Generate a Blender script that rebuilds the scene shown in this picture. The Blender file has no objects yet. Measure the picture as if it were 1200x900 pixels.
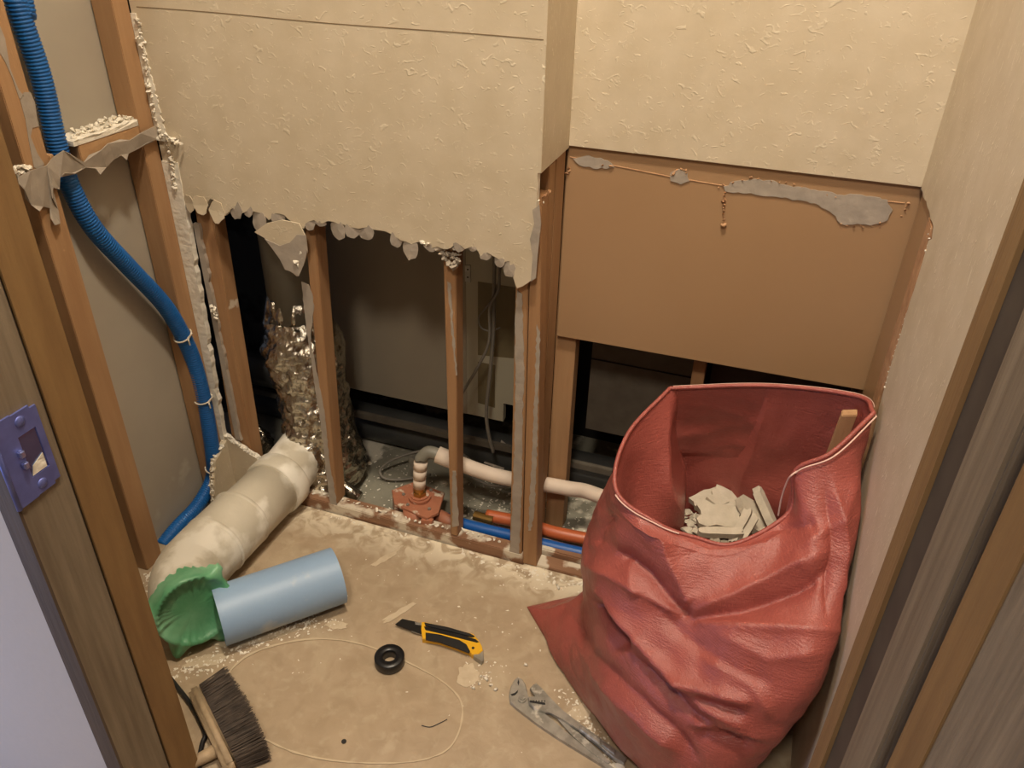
import bpy, bmesh, math, random
import numpy as np
from mathutils import Vector, Matrix, noise
random.seed(7)
sc = bpy.context.scene
C = sc.collection
# ------------------------------------------------------------------ camera
CAM_H = 1.0
FPX = 938.0
PITCH, ROLL, YAW = math.radians(32.0), math.radians(1.44), math.radians(18.8)
def cam_axes():
    cp, sp = math.cos(PITCH), math.sin(PITCH)
    f = np.array([0, cp, -sp]); u = np.array([0, sp, cp]); r = np.array([1., 0, 0])
    cy, sy = math.cos(YAW), math.sin(YAW)
    M = np.array([[cy, -sy, 0], [sy, cy, 0], [0, 0, 1]])
    f, u, r = M @ f, M @ u, M @ r
    cr, sr = math.cos(ROLL), math.sin(ROLL)
    return cr*r + sr*u, -sr*r + cr*u, f
RT, UP, FW = cam_axes()
cd = bpy.data.cameras.new('camera'); cam = bpy.data.objects.new('camera', cd); C.objects.link(cam)
cam.matrix_world = Matrix(((RT[0], UP[0], -FW[0], 0), (RT[1], UP[1], -FW[1], 0), (RT[2], UP[2], -FW[2], CAM_H), (0, 0, 0, 1)))
cd.sensor_width = 36; cd.lens = 36*FPX/1200; cd.clip_start = .02
sc.camera = cam
sc.view_settings.view_transform = 'Standard'; sc.view_settings.look = 'None'
sc.view_settings.gamma = 1; sc.view_settings.exposure = 0.0; sc.view_settings.use_curve_mapping = False
# ------------------------------------------------------------------ light
w = bpy.data.worlds.new('world'); sc.world = w; w.use_nodes = True
w.node_tree.nodes['Background'].inputs[0].default_value = (.55, .62, .85, 1)
w.node_tree.nodes['Background'].inputs[1].default_value = .22
def area(name, loc, target, size, power, col, sy=None):
    l = bpy.data.lights.new(name, 'AREA'); l.energy = power; l.color = col; l.size = size
    if sy: l.shape = 'RECTANGLE'; l.size_y = sy
    else: l.shape = 'DISK'
    o = bpy.data.objects.new(name, l); C.objects.link(o); o.location = loc
    o.rotation_euler = (Vector(target)-Vector(loc)).to_track_quat('-Z', 'Y').to_euler()
    return o
area('ceiling_lamp_light', (-.20, .52, 2.18), (-.20, .60, 0), .16, 26, (1, .87, .69))
area('hall_lamp_light', (-.05, -.45, 2.1), (-.15, .9, .5), .25, 17, (1, .87, .71))
area('hall_window_light', (-1.30, -.30, .28), (-.80, .37, .30), .35, 5.5, (.50, .62, 1.0), .7)
# pixel of the photograph -> point on a plane of the place
def ray(p):
    x, y = p[0]-600, p[1]-450
    return RT*x/FPX - UP*y/FPX + FW
def onz(p, z=0.): d = ray(p); t = (z-CAM_H)/d[2]; return Vector((t*d[0], t*d[1], z))
def ony(p, y): d = ray(p); t = y/d[1]; return Vector((t*d[0], y, CAM_H+t*d[2]))
def onx(p, x): d = ray(p); t = x/d[0]; return Vector((x, t*d[1], CAM_H+t*d[2]))
def proj(P):
    v = np.array(P, float)-np.array([0, 0, CAM_H]); k = v@FW
    return 600+FPX*(v@RT)/k, 450-FPX*(v@UP)/k
# ------------------------------------------------------------------ materials
def srgb(r, g, b):
    f = lambda c: (c/255/12.92) if c/255 <= .04045 else ((c/255+.055)/1.055)**2.4
    return (f(r), f(g), f(b), 1)
def mat(name, base, rough=.6, metal=0., var=None, vscale=8, stretch=(1, 1, 1), bump=0., bscale=40, bstretch=None,
        spots=None, sscale=25, sth=(.62, .68), spec=.5, detail=5, dist=0., alpha=None, sheen=0, vth=(.3, .7), coat=0, trans=0):
    m = bpy.data.materials.new(name); m.use_nodes = True
    nt = m.node_tree; N = nt.nodes; L = nt.links
    b = N['Principled BSDF']
    b.inputs['Base Color'].default_value = base; b.inputs['Roughness'].default_value = rough
    b.inputs['Metallic'].default_value = metal; b.inputs['Specular IOR Level'].default_value = spec
    if coat: b.inputs['Coat Weight'].default_value = coat; b.inputs['Coat Roughness'].default_value = .3
    if trans: b.inputs['Transmission Weight'].default_value = trans
    tc = N.new('ShaderNodeTexCoord')
    def mapped(s):
        mp = N.new('ShaderNodeMapping'); mp.inputs['Scale'].default_value = s
        L.new(tc.outputs['Object'], mp.inputs[0]); return mp.outputs[0]
    def nz(s, vec, det=detail, di=dist):
        n = N.new('ShaderNodeTexNoise'); n.inputs['Scale'].default_value = s; n.inputs['Detail'].default_value = det
        n.inputs['Distortion'].default_value = di; L.new(vec, n.inputs['Vector']); return n.outputs['Fac']
    def ramp(fac, a, c):
        r = N.new('ShaderNodeMapRange'); r.inputs['From Min'].default_value = a; r.inputs['From Max'].default_value = c
        L.new(fac, r.inputs['Value']); return r.outputs['Result']
    col = None
    if var:
        mx = N.new('ShaderNodeMix'); mx.data_type = 'RGBA'
        L.new(ramp(nz(vscale, mapped(stretch)), *vth), mx.inputs['Factor'])
        mx.inputs['A'].default_value = base; mx.inputs['B'].default_value = var
        col = mx.outputs['Result']; L.new(col, b.inputs['Base Color'])
    if spots:
        m2 = N.new('ShaderNodeMix'); m2.data_type = 'RGBA'
        L.new(ramp(nz(sscale, mapped((1, 1, 1)), 6), *sth), m2.inputs['Factor'])
        if col: L.new(col, m2.inputs['A'])
        else: m2.inputs['A'].default_value = base
        m2.inputs['B'].default_value = spots; L.new(m2.outputs['Result'], b.inputs['Base Color'])
    if bump:
        bp = N.new('ShaderNodeBump'); bp.inputs['Strength'].default_value = 1; bp.inputs['Distance'].default_value = bump
        L.new(nz(bscale, mapped(bstretch or (1, 1, 1))), bp.inputs['Height']); L.new(bp.outputs[0], b.inputs['Normal'])
    return m
def S(r, g, b): return srgb(r, g, b)
def wallpaper(name, stretch, base=(203, 189, 165), fleck=.28):
    m = mat(name, S(*base), .55, var=S(base[0]-10, base[1]-11, base[2]-13), vscale=24, spec=.45)
    nt = m.node_tree; N = nt.nodes; L = nt.links; b = N['Principled BSDF']
    tc = N.new('ShaderNodeTexCoord'); mp = N.new('ShaderNodeMapping'); mp.inputs['Scale'].default_value = stretch
    L.new(tc.outputs['Object'], mp.inputs[0])
    def nz(s, d, di):
        n = N.new('ShaderNodeTexNoise'); n.inputs['Scale'].default_value = s; n.inputs['Detail'].default_value = d
        n.inputs['Distortion'].default_value = di; L.new(mp.outputs[0], n.inputs['Vector']); return n.outputs['Fac']
    r = N.new('ShaderNodeMapRange'); r.inputs['From Min'].default_value = .60; r.inputs['From Max'].default_value = .72
    L.new(nz(85, 3, 1.2), r.inputs['Value'])
    ad = N.new('ShaderNodeMath'); ad.operation = 'MULTIPLY_ADD'; ad.inputs[1].default_value = .35
    L.new(nz(160, 3, .5), ad.inputs[0]); L.new(r.outputs['Result'], ad.inputs[2])
    bp = N.new('ShaderNodeBump'); bp.inputs['Distance'].default_value = .0004
    L.new(ad.outputs[0], bp.inputs['Height']); L.new(bp.outputs[0], b.inputs['Normal'])
    # pale raised flecks printed in the vinyl
    mx = N.new('ShaderNodeMix'); mx.data_type = 'RGBA'
    src = b.inputs['Base Color'].links[0].from_socket
    mu = N.new('ShaderNodeMath'); mu.operation = 'MULTIPLY'; mu.inputs[1].default_value = fleck; L.new(r.outputs['Result'], mu.inputs[0])
    L.new(mu.outputs[0], mx.inputs['Factor']); L.new(src, mx.inputs['A']); mx.inputs['B'].default_value = S(226, 216, 192)
    L.new(mx.outputs['Result'], b.inputs['Base Color'])
    return m
M = {}
M['paper_xz'] = wallpaper('wallpaper_back', (1, 1, 1.3))
M['paper_yz'] = wallpaper('wallpaper_side', (1, 2.6, .9), fleck=.75)
M['gypsum'] = mat('gypsum_core', S(232, 226, 212), .95, var=S(214, 206, 190), vscale=60, bump=.002, bscale=120)
M['backpaper'] = mat('gypsum_back_paper', S(166, 154, 138), .85, var=S(152, 141, 126), vscale=18)
M['greyboard'] = mat('grey_board', S(172, 163, 147), .75, var=S(160, 151, 136), vscale=5, spots=S(178, 170, 155), sscale=9, sth=(.66, .72))
def wood(name, a, b, st, **k): return mat(name, S(*a), .65, var=S(*b), vscale=10, stretch=st, bump=.0008, bscale=30, bstretch=st, **k)
M['stud'] = wood('stud_wood', (166, 128, 90), (148, 108, 72), (6, 6, .5), spots=S(205, 188, 165), sscale=22, sth=(.68, .72))
M['stud_clean'] = wood('stud_wood_clean', (172, 136, 98), (158, 120, 84), (6, 6, .5))
M['stud_h'] = wood('rail_wood', (186, 148, 106), (172, 132, 92), (.5, 6, 6))
M['plate'] = wood('plate_wood', (150, 112, 84), (122, 86, 62), (.6, 6, 6), spots=S(206, 194, 174), sscale=26, sth=(.47, .56))
M['jamb_orange'] = wood('frame_oak', (136, 106, 66), (120, 90, 54), (8, 8, .7))
M['jamb_grey'] = wood('frame_grey_wood', (132, 118, 98), (108, 94, 76), (14, 14, .8))
M['jamb_dark'] = wood('frame_dark_wood', (92, 76, 62), (78, 64, 52), (10, 10, .8))
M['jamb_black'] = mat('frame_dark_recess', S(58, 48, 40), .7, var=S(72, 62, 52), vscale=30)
M['door_grey'] = wood('door_grey_wood', (142, 128, 108), (108, 96, 80), (30, 16, 1.1))
M['hall'] = mat('hall_wallpaper', S(200, 192, 184), .8, bump=.0008, bscale=120)
M['panel'] = mat('brown_board', S(164, 132, 99), .40, var=S(157, 125, 92), vscale=3, spec=.4)
M['residue'] = mat('grey_paper_residue', S(168, 156, 142), .8, var=S(150, 140, 128), vscale=50, bump=.001, bscale=90)
M['torn'] = mat('torn_brown_paper', S(186, 146, 108), .8, var=S(160, 118, 84), vscale=60, bump=.001, bscale=100)
M['score'] = mat('score_shade', S(120, 102, 76), .9)
M['cd'] = mat('blue_conduit', S(16, 96, 168), .45, var=S(20, 88, 156), vscale=20)
M['tie'] = mat('string_tie', S(214, 204, 184), .8)
M['foil'] = mat('foil_wrap', S(214, 208, 194), .24, 1.0, var=S(186, 178, 162), vscale=40, bump=.0045, bscale=75)
M['pvc_grey'] = mat('grey_pvc', S(128, 124, 112), .5, var=S(114, 110, 98), vscale=6)
M['pvc_dark'] = mat('dark_pvc', S(70, 70, 68), .45, var=S(58, 58, 56), vscale=12)
M['pvc_white'] = mat('dusty_pvc', S(206, 198, 180), .5, var=S(190, 180, 160), vscale=9, spots=S(228, 222, 208), sscale=14, sth=(.5, .6), bump=.0006, bscale=60)
M['tape_green'] = mat('green_tape', S(112, 184, 136), .36, var=S(92, 166, 116), vscale=20, spots=S(140, 200, 158), sscale=14, sth=(.52, .66), bump=.0012, bscale=50, trans=.25)
M['bluepipe'] = mat('blue_grey_pvc', S(144, 170, 198), .45, var=S(134, 160, 190), vscale=6, spots=S(188, 194, 194), sscale=11, sth=(.56, .68))
M['blade'] = mat('blade_dark', S(70, 68, 66), .35, .8)
M['steel'] = mat('steel', S(184, 178, 168), .38, .6, var=S(140, 136, 126), vscale=60, spots=S(206, 200, 188), sscale=50, sth=(.6, .66))
M['yellow'] = mat('yellow_plastic', S(222, 168, 34), .4)
M['black'] = mat('black_rubber', S(26, 25, 26), .5)
M['tape_black'] = mat('black_vinyl_tape', S(22, 22, 24), .35)
M['bristle'] = mat('dark_bristle', S(88, 74, 62), .5, var=S(58, 48, 40), vscale=80)
M['brushwood'] = wood('brush_wood', (176, 154, 124), (152, 130, 102), (6, 6, 6))
M['rust'] = mat('rust_red_plastic', S(172, 112, 84), .5, var=S(152, 94, 70), vscale=30, spots=S(205, 190, 170), sscale=60, sth=(.6, .68))
M['brass'] = mat('brass', S(176, 140, 80), .3, .9)
M['pe'] = mat('foam_pipe_cover', S(222, 204, 186), .7, var=S(206, 188, 170), vscale=20)
M['orange'] = mat('orange_pipe', S(186, 96, 56), .4)
M['bluew'] = mat('blue_water_pipe', S(24, 86, 160), .4)
M['cable'] = mat('grey_cable', S(120, 114, 104), .5)
M['concrete'] = mat('concrete', S(142, 138, 122), .9, var=S(120, 116, 102), vscale=14, spots=S(200, 192, 174), sscale=13, sth=(.54, .60), bump=.002, bscale=60)
M['cavboard'] = mat('cavity_board', S(150, 140, 122), .7, var=S(138, 128, 112), vscale=4)
M['cavboard2'] = mat('cavity_board_pale', S(168, 162, 142), .7)
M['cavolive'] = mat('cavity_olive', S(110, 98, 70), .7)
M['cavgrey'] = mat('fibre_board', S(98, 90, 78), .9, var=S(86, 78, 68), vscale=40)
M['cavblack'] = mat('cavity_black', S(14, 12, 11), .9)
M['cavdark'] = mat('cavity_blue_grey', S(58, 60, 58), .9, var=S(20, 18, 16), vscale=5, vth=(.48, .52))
M['crumb'] = mat('gypsum_crumb', S(226, 218, 202), .95)
M['thread'] = mat('white_thread', S(222, 186, 172), .8)
M['seal'] = mat('sealant_line', S(190, 172, 144), .7)
M['dust'] = mat('gypsum_dust', S(200, 184, 158), .95, var=S(184, 166, 140), vscale=70)

def floor_mat():
    m = bpy.data.materials.new('floor_vinyl'); m.use_nodes = True
    nt = m.node_tree; N = nt.nodes; L = nt.links; b = N['Principled BSDF']
    b.inputs['Roughness'].default_value = .5
    tc = N.new('ShaderNodeTexCoord')
    def nz(s, d, di, st=(1, 1, 1)):
        mp = N.new('ShaderNodeMapping'); mp.inputs['Scale'].default_value = st; L.new(tc.outputs['Object'], mp.inputs[0])
        n = N.new('ShaderNodeTexNoise'); n.inputs['Scale'].default_value = s; n.inputs['Detail'].default_value = d
        n.inputs['Distortion'].default_value = di; L.new(mp.outputs[0], n.inputs[0]); return n.outputs['Fac']
    def rng(f, a, c, to=1.):
        r = N.new('ShaderNodeMapRange'); r.inputs['From Min'].default_value = a; r.inputs['From Max'].default_value = c
        r.inputs['To Max'].default_value = to; L.new(f, r.inputs['Value']); return r.outputs[0]
    def mix(a, c, f):
        x = N.new('ShaderNodeMix'); x.data_type = 'RGBA'; L.new(f, x.inputs['Factor'])
        if isinstance(a, tuple): x.inputs['A'].default_value = a
        else: L.new(a, x.inputs['A'])
        x.inputs['B'].default_value = c; return x.outputs['Result']
    c = mix(S(170, 150, 124), S(158, 138, 112), rng(nz(26, 8, .8), .35, .65))
    c = mix(c, S(196, 180, 152), rng(nz(9, 10, 1), .52, .72, .35))       # dusty smears
    c = mix(c, S(186, 170, 144), rng(nz(60, 6, .6), .54, .72, .45))
    c = mix(c, S(138, 117, 92), rng(nz(40, 5, 1), .62, .76, .3))
    # plaster dust lying along the foot of the opened wall
    sp = N.new('ShaderNodeSeparateXYZ'); L.new(tc.outputs['Object'], sp.inputs[0])
    g = rng(sp.outputs['Y'], 1.30, 1.375)
    mu = N.new('ShaderNodeMath'); mu.operation = 'MULTIPLY'; L.new(g, mu.inputs[0]); L.new(rng(nz(30, 8, 1), .42, .56), mu.inputs[1])
    c = mix(c, S(222, 210, 186), mu.outputs[0])
    L.new(c, b.inputs['Base Color'])
    bp = N.new('ShaderNodeBump'); bp.inputs['Distance'].default_value = .0008; L.new(nz(70, 6, 1), bp.inputs['Height']); L.new(bp.outputs[0], b.inputs['Normal'])
    return m
M['floor'] = floor_mat()
def bag_mat():
    m = mat('woven_bag', S(154, 80, 71), .34, var=S(144, 72, 64), vscale=25, spec=.45)
    nt = m.node_tree; N = nt.nodes; L = nt.links; b = N['Principled BSDF']
    tc = N.new('ShaderNodeTexCoord')
    out = None
    for st in ((1, 1, 9), (9, 9, 1), (1, 1, 1)):
        mp = N.new('ShaderNodeMapping'); mp.inputs['Scale'].default_value = st; L.new(tc.outputs['Object'], mp.inputs[0])
        n = N.new('ShaderNodeTexNoise'); n.inputs['Scale'].default_value = 70 if st != (1, 1, 1) else 28
        n.inputs['Detail'].default_value = 3; L.new(mp.outputs[0], n.inputs[0])
        if out is None: out = n.outputs['Fac']
        else:
            a = N.new('ShaderNodeMath'); a.operation = 'ADD'; L.new(out, a.inputs[0]); L.new(n.outputs['Fac'], a.inputs[1]); out = a.outputs[0]
    bp = N.new('ShaderNodeBump'); bp.inputs['Distance'].default_value = .0008; L.new(out, bp.inputs['Height']); L.new(bp.outputs[0], b.inputs['Normal'])
    return m
M['bag'] = bag_mat()
# ------------------------------------------------------------------ helpers
def tag(o, label=None, cat=None, group=None, kind=None):
    if label: o['label'] = label
    if cat: o['category'] = cat
    if group: o['group'] = group
    if kind: o['kind'] = kind
    return o
def obj(name, bm, mats, parent=None, smooth=False, recalc=True):
    if recalc: bmesh.ops.recalc_face_normals(bm, faces=bm.faces)
    me = bpy.data.meshes.new(name)
    co = np.array([v.co[:] for v in bm.verts])
    if parent is None:
        mn, mxx = co.min(0), co.max(0); loc = Vector(((mn[0]+mxx[0])/2, (mn[1]+mxx[1])/2, mn[2]))
        off = loc
    else:
        off = Vector((0, 0, 0)); p = parent
        while p is not None: off += p.location; p = p.parent
        loc = Vector((0, 0, 0))
    for v in bm.verts: v.co -= off
    bm.to_mesh(me); bm.free()
    for m in (mats if isinstance(mats, (list, tuple)) else [mats]): me.materials.append(m)
    if smooth:
        for p in me.polygons: p.use_smooth = True
    o = bpy.data.objects.new(name, me); C.objects.link(o); o.location = loc
    if parent: o.parent = parent
    return o
def thing(name, loc, label, cat, group=None):
    o = bpy.data.objects.new(name, None); C.objects.link(o); o.location = loc; o.empty_display_size = .05
    return tag(o, label, cat, group)
def struct(name, bm, m, smooth=False): return tag(obj(name, bm, m, None, smooth), kind='structure')
def BM(): return bmesh.new()
def box(bm, x0, x1, y0, y1, z0, z1, mi=0, bev=0.):
    vs = [bm.verts.new((x, y, z)) for x in (x0, x1) for y in (y0, y1) for z in (z0, z1)]
    fs = [(0, 1, 3, 2), (4, 6, 7, 5), (0, 4, 5, 1), (2, 3, 7, 6), (0, 2, 6, 4), (1, 5, 7, 3)]
    F = []
    for f in fs:
        q = bm.faces.new([vs[i] for i in f]); q.material_index = mi; F.append(q)
    if bev:
        bmesh.ops.bevel(bm, geom=list({e for f in F for e in f.edges}), offset=bev, segments=2, affect='EDGES', clamp_overlap=True)
    return bm
def hexa(bm, b4, t4, mi=0, bev=0.):      # box from four bottom and four top points
    vb = [bm.verts.new(p) for p in b4]; vt = [bm.verts.new(p) for p in t4]
    F = [bm.faces.new(vb[::-1]), bm.faces.new(vt)]
    for i in range(4): F.append(bm.faces.new((vb[i], vb[(i+1) % 4], vt[(i+1) % 4], vt[i])))
    for f in F: f.material_index = mi
    if bev: bmesh.ops.bevel(bm, geom=list({e for f in F for e in f.edges}), offset=bev, segments=2, affect='EDGES')
    return bm
def slab(bm, pts, ext, mi=0, mi_side=None, bev=0.):   # polygon pts (3D, planar) pushed by the vector ext
    a = [bm.verts.new(p) for p in pts]; e = Vector(ext); b = [bm.verts.new(Vector(p)+e) for p in pts]
    f0 = bm.faces.new(a); f1 = bm.faces.new(b[::-1]); f0.material_index = mi; f1.material_index = mi if mi_side is None else mi_side
    n = len(a)
    for i in range(n):
        f = bm.faces.new((a[i], b[i], b[(i+1) % n], a[(i+1) % n])); f.material_index = mi if mi_side is None else mi_side
    if bev: bmesh.ops.bevel(bm, geom=list(f0.edges), offset=bev, segments=1, affect='EDGES')
    return bm
def catmull(P, n, closed=False, corners=()):
    P = [np.array(p, float) for p in P]; out = []; m = len(P)
    rng = range(m) if closed else range(m-1)
    for i in rng:
        if closed: p0, p1, p2, p3 = P[(i-1) % m], P[i], P[(i+1) % m], P[(i+2) % m]
        else: p0, p1, p2, p3 = P[max(i-1, 0)], P[i], P[i+1], P[min(i+2, m-1)]
        if i in corners: p0 = 2*p1-p2
        if (i+1) % m in corners: p3 = 2*p2-p1
        for k in range(n):
            t = k/n
            out.append(.5*((2*p1)+(-p0+p2)*t+(2*p0-5*p1+4*p2-p3)*t*t+(-p0+3*p1-3*p2+p3)*t**3))
    if not closed: out.append(P[-1])
    return out
def tube(bm, path, r, seg=16, caps=True, mi=0, rf=None, hollow=False, disp=None):
    path = [Vector(p) for p in path]; n = len(path)
    T = [(path[min(i+1, n-1)]-path[max(i-1, 0)]).normalized() for i in range(n)]
    up = Vector((0, 0, 1)) if abs(T[0].z) < .9 else Vector((1, 0, 0))
    u = (up-T[0]*up.dot(T[0])).normalized(); rings = []
    for i in range(n):
        u = (u-T[i]*u.dot(T[i])).normalized(); v = T[i].cross(u)
        rr = rf(i/(n-1)) if rf else r
        ring = []
        for k in range(seg):
            a = 2*math.pi*k/seg; d = u*math.cos(a)+v*math.sin(a); p = path[i]+d*rr
            if disp: p = p+d*disp(p, a, i/(n-1))
            ring.append(bm.verts.new(p))
        rings.append(ring)
    for i in range(n-1):
        for k in range(seg):
            f = bm.faces.new((rings[i][k], rings[i][(k+1) % seg], rings[i+1][(k+1) % seg], rings[i+1][k])); f.material_index = mi
    if caps:
        bm.faces.new(rings[0][::-1]).material_index = mi; bm.faces.new(rings[-1]).material_index = mi
    return rings
def rough_line(pts, step=.006, amp=.002, seed=0):       # jagged version of a polyline
    rnd = random.Random(seed); out = []
    for a, b in zip(pts[:-1], pts[1:]):
        a, b = Vector(a), Vector(b); d = b-a; n = max(1, int(d.length/step))
        for k in range(n):
            p = a+d*(k/n)
            if k: p += Vector([rnd.uniform(-amp, amp) for _ in range(3)])
            out.append(p)
    out.append(Vector(pts[-1])); return out
JL, JR = -.5785, .1125
XL, XR, YB, YR, YD = -.891, .159, .957, 1.084, .455      # left wall, right wall, back wall, recess wall, doorway
ZC = 2.25
# ------------------------------------------------------------------ the room
bm = BM(); box(bm, -2.2, 1.4, -1.8, .965, -.04, 0); box(bm, -.30, XR+.1, .965, .97, -.04, -.001)
struct('floor', bm, M['floor'])
bm = BM(); box(bm, -1.5, .7, .966, 1.6, -.06, -.02); struct('floor_pipe_space', bm, M['concrete'])
bm = BM(); box(bm, XL-.2, XR+.2, .4, 1.5, ZC, ZC+.05); box(bm, -2.2, 1.4, -1.8, .4, ZC+.03, ZC+.08); struct('ceiling', bm, M['hall'])
# wall in front of the pipe space, its foot broken away
edge_px = [(218, 226), (224, 240), (228, 232), (236, 252), (246, 233), (256, 236), (262, 254), (272, 244), (284, 250), (292, 247), (298, 248), (306, 250),
           (315, 258), (322, 250), (333, 252), (342, 260), (356, 268), (358, 262), (368, 258), (378, 262), (384, 259), (396, 262), (408, 266), (420, 268), (432, 266), (444, 270), (456, 273),
           (470, 282), (482, 286), (494, 283), (502, 290), (512, 289), (524, 292), (536, 285), (545, 292), (556, 289),
           (563, 300), (571, 296), (583, 303), (590, 307), (597, 306), (599, 318), (606, 338), (618, 332), (626, 326),
           (628, 300), (630, 262), (633, 240), (632, 212)]
edge = rough_line([ony(p, YB) for p in edge_px], .006, .0012, 3)
for p in edge: p.y = YB
edge[0].x = XL+.001
pts = [Vector((XL+.001, YB, ZC)), Vector((XL+.001, YB, edge[0].z))] + edge + [Vector((-.2985, YB, .688)), Vector((-.2985, YB, ZC))]
for p in pts: p.x = min(p.x, -.2985)
bm = BM(); slab(bm, pts, (0, .0115, 0), 0, 1)
wb = struct('wall_back', bm, [M['paper_xz'], M['gypsum']])
# cut score across the paper
a, b = ony((160, 8), YB), ony((637, 47), YB); bm = BM()
tube(bm, [a+(b-a)*t+Vector((0, .0004, .0008*math.sin(9*t))) for t in np.linspace(0, 1, 20)], .0009, 6)
obj('score_line', bm, M['score'], wb)
# torn paper tabs hanging along the broken edge
tabs = [((236, 240), 9, 12, 0), ((255, 247), 10, 14, 0), ((275, 246), 10, 12, 1), ((290, 247), 8, 8, 1), ((303, 259), 11, 13, 1), ((325, 255), 9, 8, 1),
        ((362, 262), 7, 8, 1), ((375, 260), 7, 6, 1), ((396, 269), 11, 12, 1), ((412, 270), 9, 9, 1), ((428, 272), 11, 9, 1),
        ((464, 280), 8, 10, 1), ((481, 291), 10, 14, 1), ((505, 287), 9, 8, 1), ((538, 287), 7, 8, 1), ((553, 291), 5, 4, 1), ((568, 298), 7, 7, 1),
        ((585, 305), 6, 9, 1), ((596, 314), 8, 11, 1), ((223, 238), 8, 11, 0)]
bm = BM(); rnd = random.Random(5)
for (px, rw, rh, mi) in tabs:
    c = ony(px, YB); q = .00128
    n = 14; ring = []; c0 = bm.verts.new(c+Vector((0, -.001+.002*mi, 0)))
    tw = rnd.uniform(-.5, .5); bend = rnd.uniform(.05, .22)*(-1 if rnd.random() < .5 else 1)
    for k in range(n):
        an = 2*math.pi*k/n; rr = 1+rnd.uniform(-.12, .12)
        dx, dz = math.cos(an)*rw*q*rr, math.sin(an)*rh*q*rr
        y = -(.0015-.004*mi)+bend*dx-(.10*max(0, -dz))
        ring.append(bm.verts.new(c+Vector((dx*math.cos(tw)-dz*math.sin(tw)*.4, y, dz+dx*math.sin(tw)*.4))))
    for k in range(n):
        f = bm.faces.new((c0, ring[k], ring[(k+1) % n])); f.material_index = mi
tb = obj('torn_paper', bm, [M['paper_xz'], M['residue']], wb, smooth=False)
md = tb.modifiers.new('thick', 'SOLIDIFY'); md.thickness = .0012
# the big hanging flake by the second stud
bm = BM()
pp = [(298, 272), (312, 262), (330, 258), (350, 262), (358, 278), (360, 296), (355, 312), (348, 324), (340, 318), (334, 316), (330, 300), (318, 288), (310, 279)]
slab(bm, [ony(p, YB-.004+.0002*(i % 3)) for i, p in enumerate(pp)], (0, .0025, 0), 0)
obj('torn_paper', bm, M['paper_xz'], wb)
bm = BM()
pp = [(310, 280), (328, 288), (340, 284), (348, 275), (358, 276), (360, 294), (356, 310), (350, 324), (340, 318), (334, 316), (328, 304), (318, 290)]
slab(bm, [ony(p, YB-.006) for p in pp], (0, .001, 0), 0); obj('torn_backing_paper', bm, M['residue'], wb)
def shard(bm, p, r, rnd, flat=1., elong=1.6):     # small angular broken lump
    sc_ = (r*rnd.uniform(.7, elong), r*rnd.uniform(.6, 1.1), r*rnd.uniform(.35, 1.0)*flat)
    mt = Matrix.Translation(p) @ Matrix.Rotation(rnd.uniform(0, 6.28), 4, Vector((rnd.uniform(-1, 1)*flat*flat, rnd.uniform(-1, 1)*flat*flat, 1)).normalized())
    vs = []
    for k in range(9):
        d = Vector((rnd.gauss(0, 1), rnd.gauss(0, 1), rnd.gauss(0, 1))).normalized()
        vs.append(bm.verts.new(mt @ Vector((d.x*sc_[0], d.y*sc_[1], d.z*sc_[2]))))
    r_ = bmesh.ops.convex_hull(bm, input=vs)
    dead = [g for g in r_['geom_interior'] if isinstance(g, bmesh.types.BMVert)]
    if dead: bmesh.ops.delete(bm, geom=dead, context='VERTS')
def crust(name, path, rad, m, parent=None, seed=1, step=.004, label=None, flat=1.):   # crumbly gypsum ridge
    rnd = random.Random(seed); bm = BM(); pts = []
    for a, b in zip(path[:-1], path[1:]):
        a, b = Vector(a), Vector(b); n = max(1, int((b-a).length/step))
        for k in range(n): pts.append(a+(b-a)*(k/n)+Vector([rnd.uniform(-1, 1)*rad*.4 for _ in range(3)]))
    for p in pts:
        r = rad*rnd.uniform(.4, 1.1)*(1.5 if rnd.random() < .12 else 1)
        shard(bm, p, r, rnd, flat)
    return obj(name, bm, m, parent)
crust('gypsum_crust', [ony((348, 284), YB-.004), ony((353, 300), YB-.004), ony((348, 320), YB-.004)], .0055, M['gypsum'], wb, 3)
crust('gypsum_crust', [ony(p, YB+.006) for p in [(514, 291), (526, 290), (538, 290), (536, 297), (516, 296), (520, 301), (536, 302), (535, 307), (523, 306), (527, 312), (535, 313)]], .0055, M['backpaper'], wb, 4, .003)
crust('gypsum_crust', [ony((631, 236), YB), ony((636, 238), YB+.004), ony((640, 236), YB+.01)], .0035, M['gypsum'], wb, 5)
crust('gypsum_crust', [ony((494, 284), YB-.002), ony((506, 288), YB-.002)], .004, M['gypsum'], wb, 6)
# grey strip of bared core up the right edge of that wall
bm = BM(); pp = [(632, 240), (634, 262), (630, 300), (628, 326), (622, 330), (624, 300), (621, 280), (626, 262), (624, 246)]
slab(bm, [ony(p, YB-.0008) for p in pp], (0, .0007, 0)); obj('bared_core', bm, M['residue'], wb)
# return of the wall into the recess
bm = BM(); box(bm, -.2985, -.294, YB, YR, .690, ZC); box(bm, -.31, -.2985, YB+.0116, YR, .690, ZC, 1)
struct('wall_return', bm, [M['paper_yz'], M['gypsum']])
# recess wall over the brown board
bm = BM(); box(bm, -.294, XR, YR, YR+.012, .693, ZC); struct('wall_recess', bm, [M['paper_xz']])
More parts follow.
